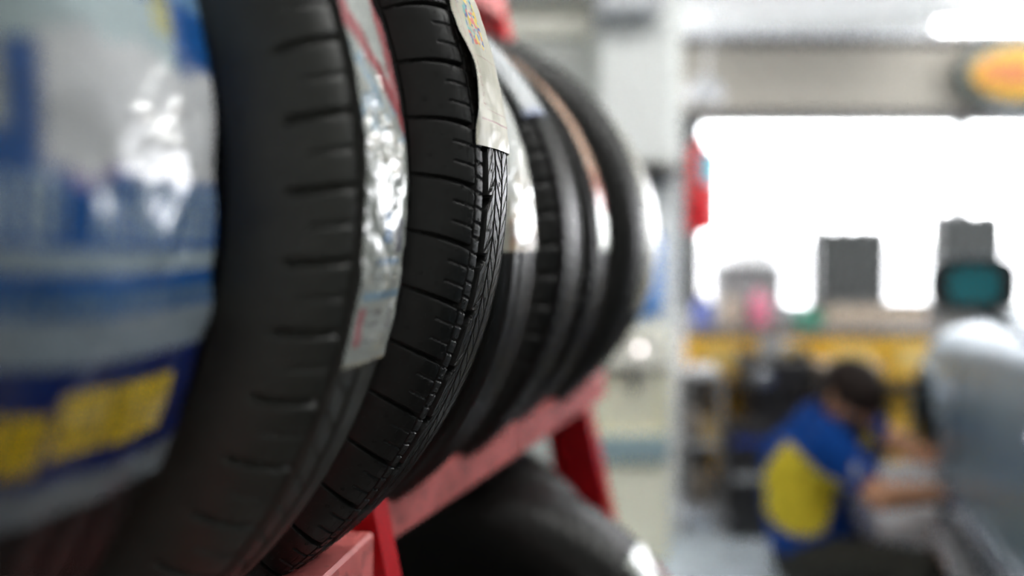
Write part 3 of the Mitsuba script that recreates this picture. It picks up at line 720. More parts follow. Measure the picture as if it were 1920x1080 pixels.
# ================================================================== FIRE EXTINGUISHER on the pillar's right side
ye = 4.06
ex, ez0, ez1 = P(1316, 400, ye)[0], P(1312, 436, ye)[2], P(1312, 278, ye)[2]
re = .062; H = ez1 - ez0
put('fire_extinguisher__cylinder', lathe([(0, .004), (re - .006, 0), (re, .01), (re, H - .05), (re * .8, H - .018), (re * .35, H), (0, H)], (ex, ye, ez0), 28), 'm_red_gloss', smooth=35)
put('fire_extinguisher__valve', cat([lathe([(0, 0), (.016, 0), (.016, .03), (.010, .035), (0, .035)], (ex, ye, ez1 - .002), 14), bar([ex - .01, ye, ez1 + .03], [ex + .05, ye - .03, ez1 + .055], .014, .006), bar([ex - .01, ye, ez1 + .024], [ex + .05, ye - .03, ez1 + .020], .014, .006)]), 'm_red_paint')
put('fire_extinguisher__hose', tube([(ex - .012, ye - .01, ez1 + .018), (ex - .045, ye - .03, ez1 + .005), (ex - .052, ye - .045, ez1 - .07), (ex - .045, ye - .05, ez0 + .12)], .009), 'm_red_paint', smooth=True)
t = np.linspace(-2.5, -.5, 16)
band = np.array([[(ex + (re + .0012) * math.cos(a), ye + (re + .0012) * math.sin(a), z) for z in (P(1312, 345, ye)[2], P(1312, 288, ye)[2])] for a in np.linspace(-1.9, -.25, 16)]).reshape(-1, 3)
put('fire_extinguisher__label', (band, grid_faces(16, 2)), 'm_cyan_label', smooth=True)
put('fire_extinguisher__wall_bracket', cat([cbox(xp1, ex - re + .004, ye - .02, ye + .02, ez1 - .10, ez1 - .07, .003), cbox(xp1, ex - re + .004, ye - .02, ye + .02, ez0 + .06, ez0 + .09, .003)]), 'm_dark_metal')
tag('fire_extinguisher', 'red fire extinguisher with a light blue label on the pillar beside the window', 'fire extinguisher')

# ================================================================== PENDANT, OVAL SIGN
hp = P(1322, 168, 4.5)
put('pendant_lamp__shade', lathe([(0, .055), (.03, .055), (.075, .01), (.088, -.05), (.080, -.05), (.068, .004), (.03, .045), (0, .045)], hp, 28), 'm_grey_light', smooth=35)
put('pendant_lamp__bulb', lathe([(0, -.035), (.02, -.03), (.03, -.01), (.02, .02), (.012, .04), (0, .04)], hp, 16), 'm_tube_off', smooth=True)
put('pendant_lamp__rod', tube([hp + [0, 0, .05], hp + [.02, 0, .2], [hp[0] + .035, hp[1], CEIL - .008]], .007), 'm_white_plastic', smooth=True)
put('pendant_lamp__ceiling_rose', lathe([(0, 0), (.04, 0), (.03, -.02), (0, -.022)], (hp[0] + .035, hp[1], CEIL - .0005), 20), 'm_white_plastic', smooth=35)
tag('pendant_lamp', 'small unlit white pendant lamp hanging in the corner beside the beige band', 'lamp')
def ellipse(a, b, n=48): return Polygon([(a * math.cos(t), b * math.sin(t)) for t in np.linspace(0, 2 * PI, n, endpoint=False)])
so = P(1915, 138, 4.82)
k = 4.82 / FPX
Ms = frame([so[0], 4.82, so[2]], [1, 0, 0], [0, 0, 1])   # local z towards the camera
def at(M, m, x=0, y=0, z=0):
    m = m.copy(); m.apply_translation([x, y, z]); m.apply_transform(M); return m
put('oval_sign__rim', at(Ms, prism(ellipse(112 * k, 62 * k), .05), 0, 0, -.05), 'm_sign_dark')
put('oval_sign__lower_lip', at(Ms, prism(ellipse(98 * k, 60 * k).difference(Point(0, 14 * k).buffer(1).intersection(ellipse(200 * k, 62 * k))) if False else ellipse(88 * k, 58 * k), .03), 0, -11 * k, -.045), 'm_grey_light')
put('oval_sign__face', at(Ms, prism(ellipse(96 * k, 48 * k), .012), 0, 0, -.002), 'm_sign_yellow')
tx = meshkit.text_mesh('PIRELLI', 34 * k, .004, bold=True)
b0, b1 = tx.bounds
tx.apply_scale([142 * k / (b1[0] - b0[0]), 1, 1]); b0, b1 = tx.bounds
put('oval_sign__lettering', at(Ms, tx, -(b0[0] + b1[0]) / 2, -(b0[1] + b1[1]) / 2, .0085), 'm_sign_red')
for q, dx in enumerate((-60 * k, 60 * k)):
    put('oval_sign__stand_off' + ('_001' if q else ''), cbox(so[0] + dx - .01, so[0] + dx + .01, 4.865, YB - .041, so[2] - .02, so[2] + .02, .002), 'm_dark_metal')
tag('oval_sign', 'oval yellow sign with red lettering and a dark rim on the beige band', 'sign')

# ================================================================== WORKBENCH along the window
yb0 = 4.42
zt = P(1500, 616, yb0)[2]
bx0, bx1 = P(1281, 600, yb0)[0], P(1892, 600, yb0)[0]
WB = 'workbench'
put(WB + '__worktop', cbox(bx0, bx1, yb0 - .02, YB - .10, zt - .035, zt, .005), 'm_worktop')
put(WB + '__carcass', cat([cbox(bx0 + .01, bx1 - .01, YB - .14, YB - .11, .02, zt - .035), cbox(bx0 + .01, bx0 + .03, yb0 + .02, YB - .14, .02, zt - .035), cbox(bx1 - .03, bx1 - .01, yb0 + .02, YB - .14, .02, zt - .035), cbox(bx0 + .03, bx1 - .03, yb0 + .02, YB - .14, .08, .10)]), 'm_brown_dark')
zd0, zd1 = P(1500, 712, yb0)[2], zt - .04
xs = [P(px, 600, yb0)[0] for px in (1284, 1404, 1527, 1650, 1772, 1888)]
for q in range(5):
    a, b = xs[q] + .004, xs[q + 1] - .004
    dk = WB + '__drawer' + ('_%03d' % q if q else '')
    put(dk, cat([cbox(a, b, yb0, yb0 + .018, zd0, zd1, .004), cbox(a + .01, b - .01, yb0 + .018, YB - .16, zd0 + .01, zd0 + .02), cbox(a + .01, a + .02, yb0 + .018, YB - .16, zd0 + .01, zd1 - .03), cbox(b - .02, b - .01, yb0 + .018, YB - .16, zd0 + .01, zd1 - .03)]), 'm_yellow_paint')
    put(dk + '__card_plate', cbox(a + .085, b - .03, yb0 - .003, yb0 + .001, zd0 + .045, zd1 - .04, .001), 'm_yellow_faded')
    put(dk + '__handle', cat([bar([a + .03, yb0 - .022, (zd0 + zd1) / 2], [a + .07, yb0 - .022, (zd0 + zd1) / 2], .012, .010), bar([a + .034, yb0, (zd0 + zd1) / 2], [a + .034, yb0 - .022, (zd0 + zd1) / 2], .008, .008), bar([a + .066, yb0, (zd0 + zd1) / 2], [a + .066, yb0 - .022, (zd0 + zd1) / 2], .008, .008)]), 'm_dark_metal')
    put(WB + '__cupboard_door' + ('_%03d' % q if q else ''), cbox(a, b, yb0 + .16, yb0 + .178, .10, zd0 - .05, .004), 'm_yellow_paint')
    put(WB + '__rail' + ('_%03d' % q if q else ''), cbox(a, b, yb0 + .012, yb0 + .04, zd0 - .045, zd0 - .004, .003), 'm_brown_dark')
for q, X in enumerate((bx0 + .03, xs[2], bx1 - .03)):
    put(WB + '__leg' + ('_%03d' % q if q else ''), cbox(X - .025, X + .025, yb0 + .02, yb0 + .07, 0, zd0 - .004, .003), 'm_brown_dark')
tag(WB, 'long workbench with yellow drawers under the bright window', 'workbench')
# things on the bench
def on_bench(px, Y): return np.array([P(px, 600, Y)[0], Y, zt])
bb0, bb1 = P(1548, 590, 4.72), P(1738, 590, 4.72)
put('backboard__board', cbox(bb0[0], bb1[0], 4.72, 4.745, zt, P(1600, 571, 4.72)[2], .004), 'm_beige_board')
put('backboard__cap', cbox(bb0[0] - .005, bb1[0] + .005, 4.705, 4.755, P(1600, 571, 4.72)[2], P(1600, 571, 4.72)[2] + .012, .003), 'm_grey_mid')
tag('backboard', 'long low beige board standing at the back of the workbench', 'board')
def bottle(key, o, r, h, m, mcap, label):
    put(key + '__bottle', lathe([(0, 0), (r * .92, 0), (r, .006), (r, h * .66), (r * .8, h * .76), (r * .34, h * .84), (r * .34, h * .88), (0, h * .88)], o, 24), m, smooth=35)
    put(key + '__cap', lathe([(0, h * .86), (r * .42, h * .86), (r * .40, h), (0, h)], o, 18), mcap, smooth=35)
    tag(key, label, 'bottle')
bottle('oil_bottle', on_bench(1318, 4.55), .040, .155, 'm_blue', 'm_beige_board', 'dark blue bottle at the left end of the workbench')
bottle('spray_bottle', on_bench(1424, 4.60), .044, .165, 'm_pink', 'm_pink', 'pink bottle on the workbench left of the green box')
bottle('oil_bottle_001', on_bench(1372, 4.62), .040, .150, 'm_beige_board', 'm_brown_dark', 'tan bottle between the blue bottle and the pink bottle')
bottle('oil_bottle_002', on_bench(1470, 4.62), .030, .10, 'm_grey_light', 'm_dark_metal', 'small grey bottle between the pink bottle and the green box')
o = on_bench(1512, 4.56)
put('green_box__box', rbox(o[0] - .055, o[0] + .055, 4.5, 4.62, zt, zt + .052, .008), 'm_green')
put('green_box__lid', rbox(o[0] - .058, o[0] + .058, 4.497, 4.623, zt + .050, zt + .066, .006), 'm_green')
tag('green_box', 'small green box on the workbench', 'box')
o = on_bench(1400, 4.82)
zl = P(1400, 498, 4.82)[2]
put('grey_case__case', rbox(P(1340, 500, 4.8)[0], P(1462, 500, 4.8)[0], 4.73, 4.88, zt, zl - .002, .015), 'm_grey_mid')
put('grey_case__lid_seam', cbox(P(1338, 500, 4.8)[0], P(1464, 500, 4.8)[0], 4.725, 4.885, zl - .05, zl - .04, .002), 'm_dark_metal')
put('grey_case__latch', cbox(o[0] - .02, o[0] + .02, 4.72, 4.73, zl - .06, zl - .03, .002), 'm_steel')
tag('grey_case', 'grey case on the workbench under the white basin', 'case')
oc = np.array([P(1398, 490, 4.805)[0], 4.805, zl])
put('basin__bowl', lathe([(.165, 0), (.172, .004), (.172, .012), (.155, .02), (.14, .09), (.11, .135), (.06, .15), (0, .152), (0, .146), (.06, .144), (.10, .13), (.132, .085), (.148, .014), (.165, 0)], oc, 36), 'm_white_plastic', smooth=35)
tag('basin', 'white plastic basin upside down on the grey case before the window', 'basin')
o = on_bench(1330, 4.83)
bottle('oil_bottle_003', np.array([P(1334, 500, 4.84)[0] - .06, 4.68, zt]), .022, .10, 'm_dark_metal', 'm_dark_metal', 'dark slim bottle behind the dark blue bottle')
def pleated(key, px0, px1, ytop, Y, label):
    a, b = P(px0, 500, Y)[0], P(px1, 500, Y)[0]
    z1 = P(px0, ytop, Y)[2]
    n = max(5, int((b - a) / .045))
    xs_ = np.linspace(a, b, n * 2 + 1)
    zig = [(x, Y + (.022 if i % 2 else 0)) for i, x in enumerate(xs_)]
    for i in range(n * 2):
        (xA, yA), (xB, yB) = zig[i], zig[i + 1]
        dz = .012 * math.sin(i * 1.7)
        put(key + '__fold' + ('_%03d' % i if i else ''), hull([(xA, yA, zt), (xB, yB, zt), (xA, yA + .006, zt), (xB, yB + .006, zt), (xA, yA, z1 + dz), (xB, yB, z1 + dz), (xA, yA + .006, z1 + dz), (xB, yB + .006, z1 + dz)]), 'm_grey_pleat')
    put(key + '__side_post', bar([a - .02, Y + .011, zt], [a - .02, Y + .011, z1 + .03], .03, .03, up=(0, 1, 0)), 'm_dark_metal')
    tag(key, label, 'folding screen')
pleated('pleated_screen', 1534, 1662, 428, 4.80, 'dark pleated screen standing in the window above the mechanic')
pleated('pleated_screen_001', 1760, 1878, 400, 4.80, 'dark pleated screen in the window behind the car mirror')

# ================================================================== SMALL SHELF, MACHINE, BATTERIES, BOXES before the bench
ys = 4.08
sx0, sx1 = P(1288, 800, ys)[0], P(1352, 800, ys)[0]
S = 'metal_shelf'
zs_ = [P(1300, y, ys)[2] for y in (952, 832, 700)]
for q, z in enumerate(zs_):
    put(S + '__board' + ('_%03d' % q if q else ''), cbox(sx0, sx1, ys, ys + .26, z - .018, z, .003), 'm_grey_light')
for q, (X, Y) in enumerate([(sx0, ys), (sx1, ys), (sx0, ys + .26), (sx1, ys + .26)]):
    put(S + '__post' + ('_%03d' % q if q else ''), cbox(X - .011, X + .011, Y - .011, Y + .011, 0, zs_[2] + .004, .002), 'm_grey_mid')
put(S + '__back_panel', cbox(sx0, sx1, ys + .255, ys + .262, .1, zs_[2], .001), 'm_brown_dark')
tag(S, 'grey metal shelf standing right of the pillar', 'shelf')
def sx(f): return sx0 + (sx1 - sx0) * f
put('paper_stack__sheets', cat([cbox(sx(.45), sx(.98), ys + .02, ys + .2, zs_[2] + .0005 + .004 * i, zs_[2] + .004 * i + .004, .001) for i in range(4)]), 'm_white_plastic')
tag('paper_stack', 'white papers lying on top of the grey metal shelf', 'papers', kind='stuff')
def carton(key, x0, x1, y0, y1, z0, z1, m, label, mt='m_beige_board'):
    put(key + '__box', cbox(x0, x1, y0, y1, z0, z1, .004), m)
    put(key + '__tape', cbox((x0 + x1) / 2 - .012, (x0 + x1) / 2 + .012, y0 - .0008, y1 + .0008, z0 + .3 * (z1 - z0), z1 + .0008, .0004), mt)
    tag(key, label, 'box')
carton('parts_box', sx(.08), sx(.5), ys + .04, ys + .2, zs_[1], zs_[1] + .12, 'm_brown_dark', 'dark brown box on the middle board of the grey metal shelf')
carton('parts_box_001', sx(.56), sx(.9), ys + .04, ys + .2, zs_[1], zs_[1] + .08, 'm_yellow_faded', 'small faded yellow box on the middle board of the grey metal shelf')
carton('parts_box_002', sx(.1), sx(.85), ys + .04, ys + .22, zs_[0], zs_[0] + .15, 'm_brown_dark', 'wide dark box on the bottom board of the grey metal shelf')
# wheel balancer
ym = 4.18
M_ = 'balancing_machine'
mx0, mx1 = P(1398, 700, ym)[0], P(1528, 700, ym)[0]
zm = lambda y: P(1450, y, ym)[2]
put(M_ + '__column', rbox(mx0 + .03, mx1 - .05, ym, ym + .2, 0.03, zm(735), .02), 'm_black_plastic')
put(M_ + '__base_plate', cbox(mx0, mx1, ym - .02, ym + .2, 0, .03, .004), 'm_black_plastic')
put(M_ + '__head', rbox(mx0, mx1, ym - .03, ym + .19, zm(738), zm(668), .03), 'm_black_plastic')
put(M_ + '__spindle', lathe([(0, 0), (.035, 0), (.035, .02), (.014, .03), (.014, .09), (.022, .092), (.022, .10), (0, .10)], (mx0 + .06, ym - .03, zm(705)), 20, [0, -1, 0]), 'm_steel', smooth=35)
put(M_ + '__display', at(frame([mx0 + .05, ym - .02, zm(668)], [1, 0, 0], [0, .3, 1]), cbox(0, .1, 0, .075, 0, .02, .004)), 'm_grey_mid')
put(M_ + '__guard', tube([(mx0 + .02, ym, zm(690)), (mx0 - .04, ym - .06, zm(650)), (mx0 - .02, ym - .12, zm(720))], .010), 'm_dark_metal', smooth=True)
tag(M_, 'black wheel balancing machine standing before the yellow drawers', 'machine')
g = np.linspace(0, 1, 22); GX, GY = np.meshgrid(g, g)
rx, ry = P(1440, 640, ym)[0] + GX * .17, ym - .02 + GY * .19
hz = zm(668) + .010 + .055 * np.sin(GX * PI) ** .6 * (.6 + .5 * meshkit.fbm(np.stack([GX * 4, GY * 4, GX * 0], -1), 3, 2)) - .05 * np.clip((.22 - GY) / .22, 0, 1) ** 2 * 0
Vt = np.stack([rx, ry, hz], -1).reshape(-1, 3); Vb = Vt - [0, 0, .008]
Fg = grid_faces(22, 22)
bd = np.r_[np.arange(22), np.arange(1, 22) * 22 + 21, 21 * 22 + np.arange(20, -1, -1), np.arange(20, 0, -1) * 22]
bn = np.roll(bd, -1)
put('rag', (np.vstack([Vt, Vb]), np.vstack([Fg, Fg[:, ::-1] + 484, np.stack([bd, bd + 484, bn], 1), np.stack([bn, bd + 484, bn + 484], 1)])), 'm_rag', True)
tag('rag', 'crumpled whitish rag lying on the black balancing machine', 'rag')
yk = 3.98
for q, (ya, yb_) in enumerate([(932, 862), (860, 795)]):
    key = 'car_battery' + ('_001' if q else '')
    a, b = P(1370, 860, yk)[0], P(1446, 860, yk)[0]
    z0, z1 = (0.0 if q == 0 else P(1400, ya, yk)[2]), P(1400, yb_, yk)[2]
    put(key + '__case', rbox(a, b, yk, yk + .17, z0, z1 - .03, .006), 'm_black_plastic')
    put(key + '__lid', rbox(a - .003, b + .003, yk - .003, yk + .173, z1 - .032, z1, .006), 'm_black_plastic')
    put(key + '__strip', cbox(a + .01, b - .01, yk - .006, yk - .001, z1 - .085, z1 - .06, .001), 'm_blue' if q else 'm_grey_light')
    tag(key, ('black box of batteries on the floor, lower of the two left of the mechanic', 'black battery stacked on the lower one left of the mechanic')[q], 'battery')
cx0, cx1 = P(1532, 700, 4.2)[0], P(1652, 700, 4.2)[0]
put('black_crate__crate', cat([cbox(cx0, cx1, 4.1, 4.12, 0, P(1600, 762, 4.15)[2]), cbox(cx0, cx1, 4.34, 4.36, 0, P(1600, 762, 4.15)[2]), cbox(cx0, cx0 + .02, 4.12, 4.34, 0, P(1600, 762, 4.15)[2]), cbox(cx1 - .02, cx1, 4.12, 4.34, 0, P(1600, 762, 4.15)[2]), cbox(cx0 + .01, cx1 - .01, 4.11, 4.35, P(1600, 762, 4.15)[2] - .02, P(1600, 762, 4.15)[2])]), 'm_black_plastic')
put('black_crate__rim', cat([cbox(cx0 - .008, cx1 + .008, 4.09, 4.10, P(1600, 775, 4.15)[2], P(1600, 763, 4.15)[2], .003)]), 'm_black_plastic')
tag('black_crate', 'black crate behind the mechanic with a cardboard box on it', 'crate')
carton('cardboard_box', cx0 + .01, cx1 - .02, 4.12, 4.33, P(1600, 762, 4.15)[2], P(1600, 686, 4.12)[2], 'm_beige_board', 'tan cardboard box behind the mechanic\'s head', 'm_cream_light')
wl = P(1646, 714, 3.9)  # stand and emitter added only to make a bright spot here
put('bright_spot_lamp__stem', tube([(wl[0], 3.9, .02), (wl[0] + .01, 3.9, .3), (wl[0], 3.9, wl[2] - .02)], .009), 'm_dark_metal', smooth=True)
put('bright_spot_lamp__foot', lathe([(0, 0), (.08, 0), (.075, .018), (.012, .025), (0, .025)], (wl[0], 3.9, 0), 24), 'm_black_plastic', smooth=35)
put('bright_spot_lamp__hood', lathe([(0, -.03), (.022, -.03), (.026, 0), (.022, 0), (.02, -.02), (0, -.02)], wl, 20, [0, -1, 0]), 'm_dark_metal', smooth=35)
put('bright_spot_lamp__lens', lathe([(0, -.005), (.011, -.005), (.009, 0), (0, .002)], wl - [0, .004, 0], 16, [0, -1, 0]), 'm_white_plastic', smooth=35, emitter={'type': 'area', 'radiance': rgb(16, 19, 25)})
tag('bright_spot_lamp', 'small lit work light right of the mechanic\'s head', 'lamp')

# ================================================================== CAR
BC = math.radians(15)
CA = np.array([math.sin(BC), math.cos(BC), 0]); CN = np.array([-math.cos(BC), math.sin(BC), 0])
CW = np.array([1.465, 3.50, 0.0])
def cw(l, o, z): return CW + np.multiply.outer(np.asarray(l, float), CA) + np.multiply.outer(np.asarray(o, float), CN) + np.multiply.outer(np.asarray(z, float), [0, 0, 1.])
def tocar(m):
    m = m.copy(); v = np.asarray(m.vertices); m.vertices = cw(v[:, 0], v[:, 1], v[:, 2]); m.invert(); return m
CWID = 1.76
st = np.array([.80, .76, .68, .56, .42, .28, .12, -.1, -.4, -.8, -1.2, -1.7, -2.3, -2.8, -3.2, -3.32])
zs_t = np.interp(st, [-3.32, -3.2, -2, -1.05, -.3, .15, .335, .5, .7, .8], [.9, .99, 1.03, 1.005, .95, .885, .83, .77, .71, .64])
ins = np.interp(st, [-3.32, -3.2, -2.9, -2.4, .2, .42, .56, .68, .76, .80], [.3, .12, .03, 0, 0, .03, .09, .2, .34, .5])
rings = []
for l, zsh, i_ in zip(st, zs_t, ins):
    half = [(-.11, .21), (-.03, .25), (-.012, .33), (-.004, .45), (.008, .58), (.004, .70), (-.012, zsh - .10), (-.032, zsh - .045), (-.07, zsh - .010), (-.13, zsh + .008), (-.30, zsh + .03), (-.60, zsh + .045)]
    zsafe = [(o - i_, z if k < 6 or zsh > .80 else .25 + (z - .25)) for k, (o, z) in enumerate(half)]
    half = [(o, min(z, zsh + .05)) for o, z in zsafe]
    mid = -CWID / 2
    full = half + [(2 * mid - o, z) for o, z in half[::-1]]
    rings.append([(l, o, z) for o, z in full])
rings = np.array(rings); nr_, nc_ = rings.shape[:2]
def loft(rings):
    """resample smoothly along and close"""
    from scipy.interpolate import PchipInterpolator
    nr_, nc_ = rings.shape[:2]
    V = rings.reshape(-1, 3); F = []
    for i in range(nr_ - 1):
        for j in range(nc_):
            a, b = i * nc_ + j, i * nc_ + (j + 1) % nc_
            F += [(a, b, b + nc_), (a, b + nc_, a + nc_)]
    for i in (0, nr_ - 1):
        c = len(V); V = np.vstack([V, rings[i].mean(0)])
        F += [((i * nc_ + j), (i * nc_ + (j + 1) % nc_), c) if i else ((i * nc_ + (j + 1) % nc_), (i * nc_ + j), c) for j in range(nc_)]
    m = trimesh.Trimesh(V, F, process=False); m.fix_normals(); return m
from scipy.interpolate import PchipInterpolator
fine = np.sort(np.r_[np.linspace(-3.32, -.6, 28), np.linspace(-.55, .80, 40)])
od = np.argsort(st)
rings_f = np.stack([PchipInterpolator(st[od], rings[od][:, j])(fine) for j in range(nc_)], 1)
bm = loft(rings_f)
def man(m): return m3.Manifold(m3.Mesh(np.asarray(m.vertices, np.float32), np.asarray(m.faces, np.uint32)))
def tri_(mm):
    q = mm.to_mesh(); return trimesh.Trimesh(q.vert_properties[:, :3], q.tri_verts, process=False)
bodyM = man(bm)
for l0 in (0.0, -2.58):
    for o0, o1 in ((-.26, .2), (-CWID - .2, -CWID + .26)):
        cyl = m3.Manifold.cylinder(o1 - o0, .385, .385, 56).rotate([-90, 0, 0]).translate([l0, o0, .375])
        bodyM = bodyM - cyl
C = 'car'
def carput(key, m, mt, smooth=30): put(C + '__' + key, tocar(m), mt, smooth)
bt = tri_(bodyM); bc = bt.triangles_center
inside = np.zeros(len(bc), bool)
for l0 in (0.0, -2.58):
    inside |= (np.hypot(bc[:, 0] - l0, bc[:, 2] - .375) < .3856) & ((bc[:, 1] > -.27) | (bc[:, 1] < -CWID + .27))
carput('body', bt.submesh([np.where(~inside)[0]], append=True), 'm_car_paint', 25)
for q, (l0, sd) in enumerate([(0.0, 1), (-2.58, 1), (0.0, -1), (-2.58, -1)]):
    one = inside & (np.abs(bc[:, 0] - l0) < .5) & ((bc[:, 1] > -CWID / 2) == (sd > 0))
    carput('wheel_arch_liner' + ('_%03d' % q if q else ''), bt.submesh([np.where(one)[0]], append=True), 'm_black_plastic', 25)
# greenhouse
roof_b = [(-1.22, -.11, 1.0), (-3.15, -.14, 1.0), (-3.15, -CWID + .14, 1.0), (-1.22, -CWID + .11, 1.0)]
roof_t = [(-1.95, -.27, 1.47), (-2.95, -.29, 1.46), (-2.95, -CWID + .29, 1.46), (-1.95, -CWID + .27, 1.47)]
carput('cabin_glass', hull(roof_b + roof_t), 'm_glass_dark', False)
carput('roof', hull([(l + dl, o, z + dz) for (l, o, z) in roof_t for dl, dz in ((0, -.01), (0, .035))]), 'm_car_paint', 20)
for q, (a, b) in enumerate([(roof_b[0], roof_t[0]), (roof_b[3], roof_t[3]), (roof_b[1], roof_t[1]), (roof_b[2], roof_t[2])]):
    carput('pillar' + ('_%03d' % q if q else ''), bar(a, b, .055, .05), 'm_car_paint', 20)
carput('window_trim', bar((-1.16, -.088, 1.022), (-3.0, -.11, 1.03), .022, .016), 'm_chrome')
carput('door_moulding', bar((-.46, .012, .44), (-2.1, .012, .455), .016, .030), 'm_chrome')
carput('side_step', cat([cbox(-2.2, -.62, -.03, .075, .335, .36, .006)]), 'm_dark_metal')
carput('side_step_trim', bar((-.64, .078, .352), (-2.2, .078, .352), .010, .022), 'm_chrome')
for q, l in enumerate((-.62, -1.86)):
    carput('door_gap' + ('_001' if q else ''), tube([(l, -.0285 + .0, .30), (l, .002, .45), (l, .0128, .58), (l, .0085, .70), (l - .02, -.008, .86)], .002, 6), 'm_black_plastic')
carput('door_handle', rbox(-1.78, -1.62, .0, .035, .80, .825, .008), 'm_chrome')
# wheel arch lips and insides
t = np.linspace(-.12, PI + .12, 30)
for q, l0 in enumerate((0.0, -2.58)):
    carput('arch_lip' + ('_001' if q else ''), tube([(l0 + .388 * math.cos(a), -.004, .375 + .388 * math.sin(a)) for a in t], .012, 8), 'm_car_paint')
# front axle: brake disc and hub, the wheel is off; rear wheel
carput('brake_disc', lathe([(0, -.02), (.14, -.02), (.14, 0), (.075, 0), (.07, .045), (.03, .05), (.03, .06), (0, .06)], (0, -.19, .36), 36, [0, 1, 0]), 'm_grey_mid')
carput('brake_caliper', rbox(.05, .15, -.235, -.155, .35, .47, .012), 'm_dark_metal')
carput('suspension_strut', tube([(0, -.23, .36), (.0, -.245, .5), (-.02, -.25, .70)], .03), 'm_dark_metal')
wp = Profile(.33, .19)
a_, r_, _, _ = wp.at(np.linspace(wp.v[0], wp.v[-1], 40))
for q, (l0, o0, s) in enumerate([(-2.58, -.12, 1), (-2.58, -CWID + .12, -1), (0.0, -CWID + .12, -1)]):
    sfx = '_%03d' % q if q else ''
    prof = np.stack([np.r_[r_, r_[0]], np.r_[a_, a_[0]]], 1)
    carput('wheel' + sfx, lathe(prof, (l0, o0, .33), 48, [0, 1, 0]), 'm_rubber_side')
    carput('wheel' + sfx + '__rim', cat([lathe([(0, -.02), (.19, .0), (.205, .055), (.19, .06), (.18, .02), (.05, .035), (0, .04)], (l0, o0, .33), 40, [0, s, 0])]), 'm_steel')
# mirror
mo = np.array([-1.12, .052, 1.100])
sh = trimesh.creation.uv_sphere(radius=1, count=[24, 32])
v = sh.vertices.copy(); v = np.sign(v) * np.abs(v) ** .62
v = v / np.maximum(1, np.linalg.norm(v, axis=1, keepdims=True) ** .15)
sh.vertices = v * [.055, .098, .066]
sh.vertices[:, 0] = np.maximum(sh.vertices[:, 0], -.018)
sh.apply_translation(mo); carput('mirror', sh, 'm_car_paint', 40)
ring_ = ellipse(.088, .058).difference(ellipse(.076, .046))
def sq(a, b, n=40): return Polygon([(a * np.sign(math.cos(t)) * abs(math.cos(t)) ** .5, b * np.sign(math.sin(t)) * abs(math.sin(t)) ** .5) for t in np.linspace(0, 2 * PI, n, endpoint=False)])
Mm = frame(mo + [-.018, 0, 0], [0, 1, 0], [0, 0, 1])   # local z = +l ; flip below
carput('mirror__frame', at(Mm, prism(sq(.094, .062).difference(sq(.060, .046)), .012), 0, 0, -.010), 'm_black_plastic', False)
carput('mirror__glass', at(Mm, prism(sq(.064, .049), .004), 0, 0, -.004), 'm_teal_glass', False)
carput('mirror__foot', hull([(-1.12 + dx, o, z) for dx in (-.03, .03) for o, z in ((.03, 1.05), (.07, 1.05), (-.03, .985), (-.06, .985))]), 'm_black_plastic', False)
tag(C, 'silver blue car at the right edge with its front wheel off', 'car')
tag('car__mirror__glass', 'teal tinted mirror glass')

# ================================================================== WHITE TRAY between mechanic and car
wx0, wx1 = P(1622, 940, 3.34)[0], P(1786, 940, 3.34)[0]
wz0, wz1 = P(1700, 1000, 3.34)[2], P(1700, 880, 3.34)[2]
def wedge(x0, x1, ya0, ya1, yb, z0, z1): return hull([(x, y, z) for x in (x0, x1) for y, z in ((ya0, z0), (ya1, z1), (yb, z0), (yb, z1))])
put('white_box__box', wedge(wx0, wx1, 3.20, 3.335, 3.45, wz0 + .02, wz1 - .012), 'm_bright_plastic')
put('white_box__rim', wedge(wx0 - .004, wx1 + .004, 3.185, 3.205, 3.456, wz0, wz0 + .03), 'm_bright_plastic')
put('white_box__lid', rbox(wx0 - .004, wx1 + .004, 3.32, 3.456, wz1 - .014, wz1, .005), 'm_bright_plastic')
tag('white_box', 'white plastic box with a sloping front between the mechanic and the car', 'box')
put('low_stool__seat', rbox(wx0 - .01, wx1 + .01, 3.185, 3.46, wz0 - .03, wz0, .006), 'm_black_plastic')
for q, (X, Y) in enumerate([(wx0 + .02, 3.21), (wx1 - .02, 3.21), (wx0 + .02, 3.44), (wx1 - .02, 3.44)]):
    put('low_stool__leg' + ('_%03d' % q if q else ''), bar((X, Y, 0), (X, Y, wz0 - .03), .024, .024, up=(0, 1, 0)), 'm_black_plastic')
tag('low_stool', 'low black stool under the white box beside the car', 'stool')

# ================================================================== MECHANIC
SPH = {}
def ball(p, r, n=16):
    k = (round(r, 4), n)
    if k not in SPH: SPH[k] = trimesh.creation.icosphere(subdivisions=2, radius=r).vertices
    return SPH[k] + np.asarray(p)
def bone(a, ra, b, rb): return m3.Manifold.hull_points(np.vstack([ball(a, ra), ball(b, rb)]))
def multi(*pr): return m3.Manifold.hull_points(np.vstack([ball(p, r) for p, r in pr]))
def union(ms):
    return m3.Manifold.batch_boolean(list(ms), m3.OpType.Add)
def smoothed(M, L=.015, it=12):
    t = tri_(M.refine_to_length(L))
    t.merge_vertices()
    trimesh.smoothing.filter_taubin(t, lamb=.5, nu=.51, iterations=it)
    return t
A3 = lambda *x: np.array(x, float)
pel, waist, chest, uch = A3(1.02, 3.32, .155), A3(.985, 3.32, .30), A3(.985, 3.315, .46), A3(1.05, 3.31, .565)
neck = A3(1.085, 3.29, .62)
shn, shf = A3(1.015, 3.16, .545), A3(1.185, 3.465, .575)
eln, wrn = A3(1.145, 3.06, .41), A3(1.385, 3.17, .393)
elf, wrf = A3(1.315, 3.50, .515), A3(1.435, 3.40, .470)
hd = A3(1.10, 3.235, .685)
fwd = A3(.40, -.62, -.62); fwd /= np.linalg.norm(fwd)
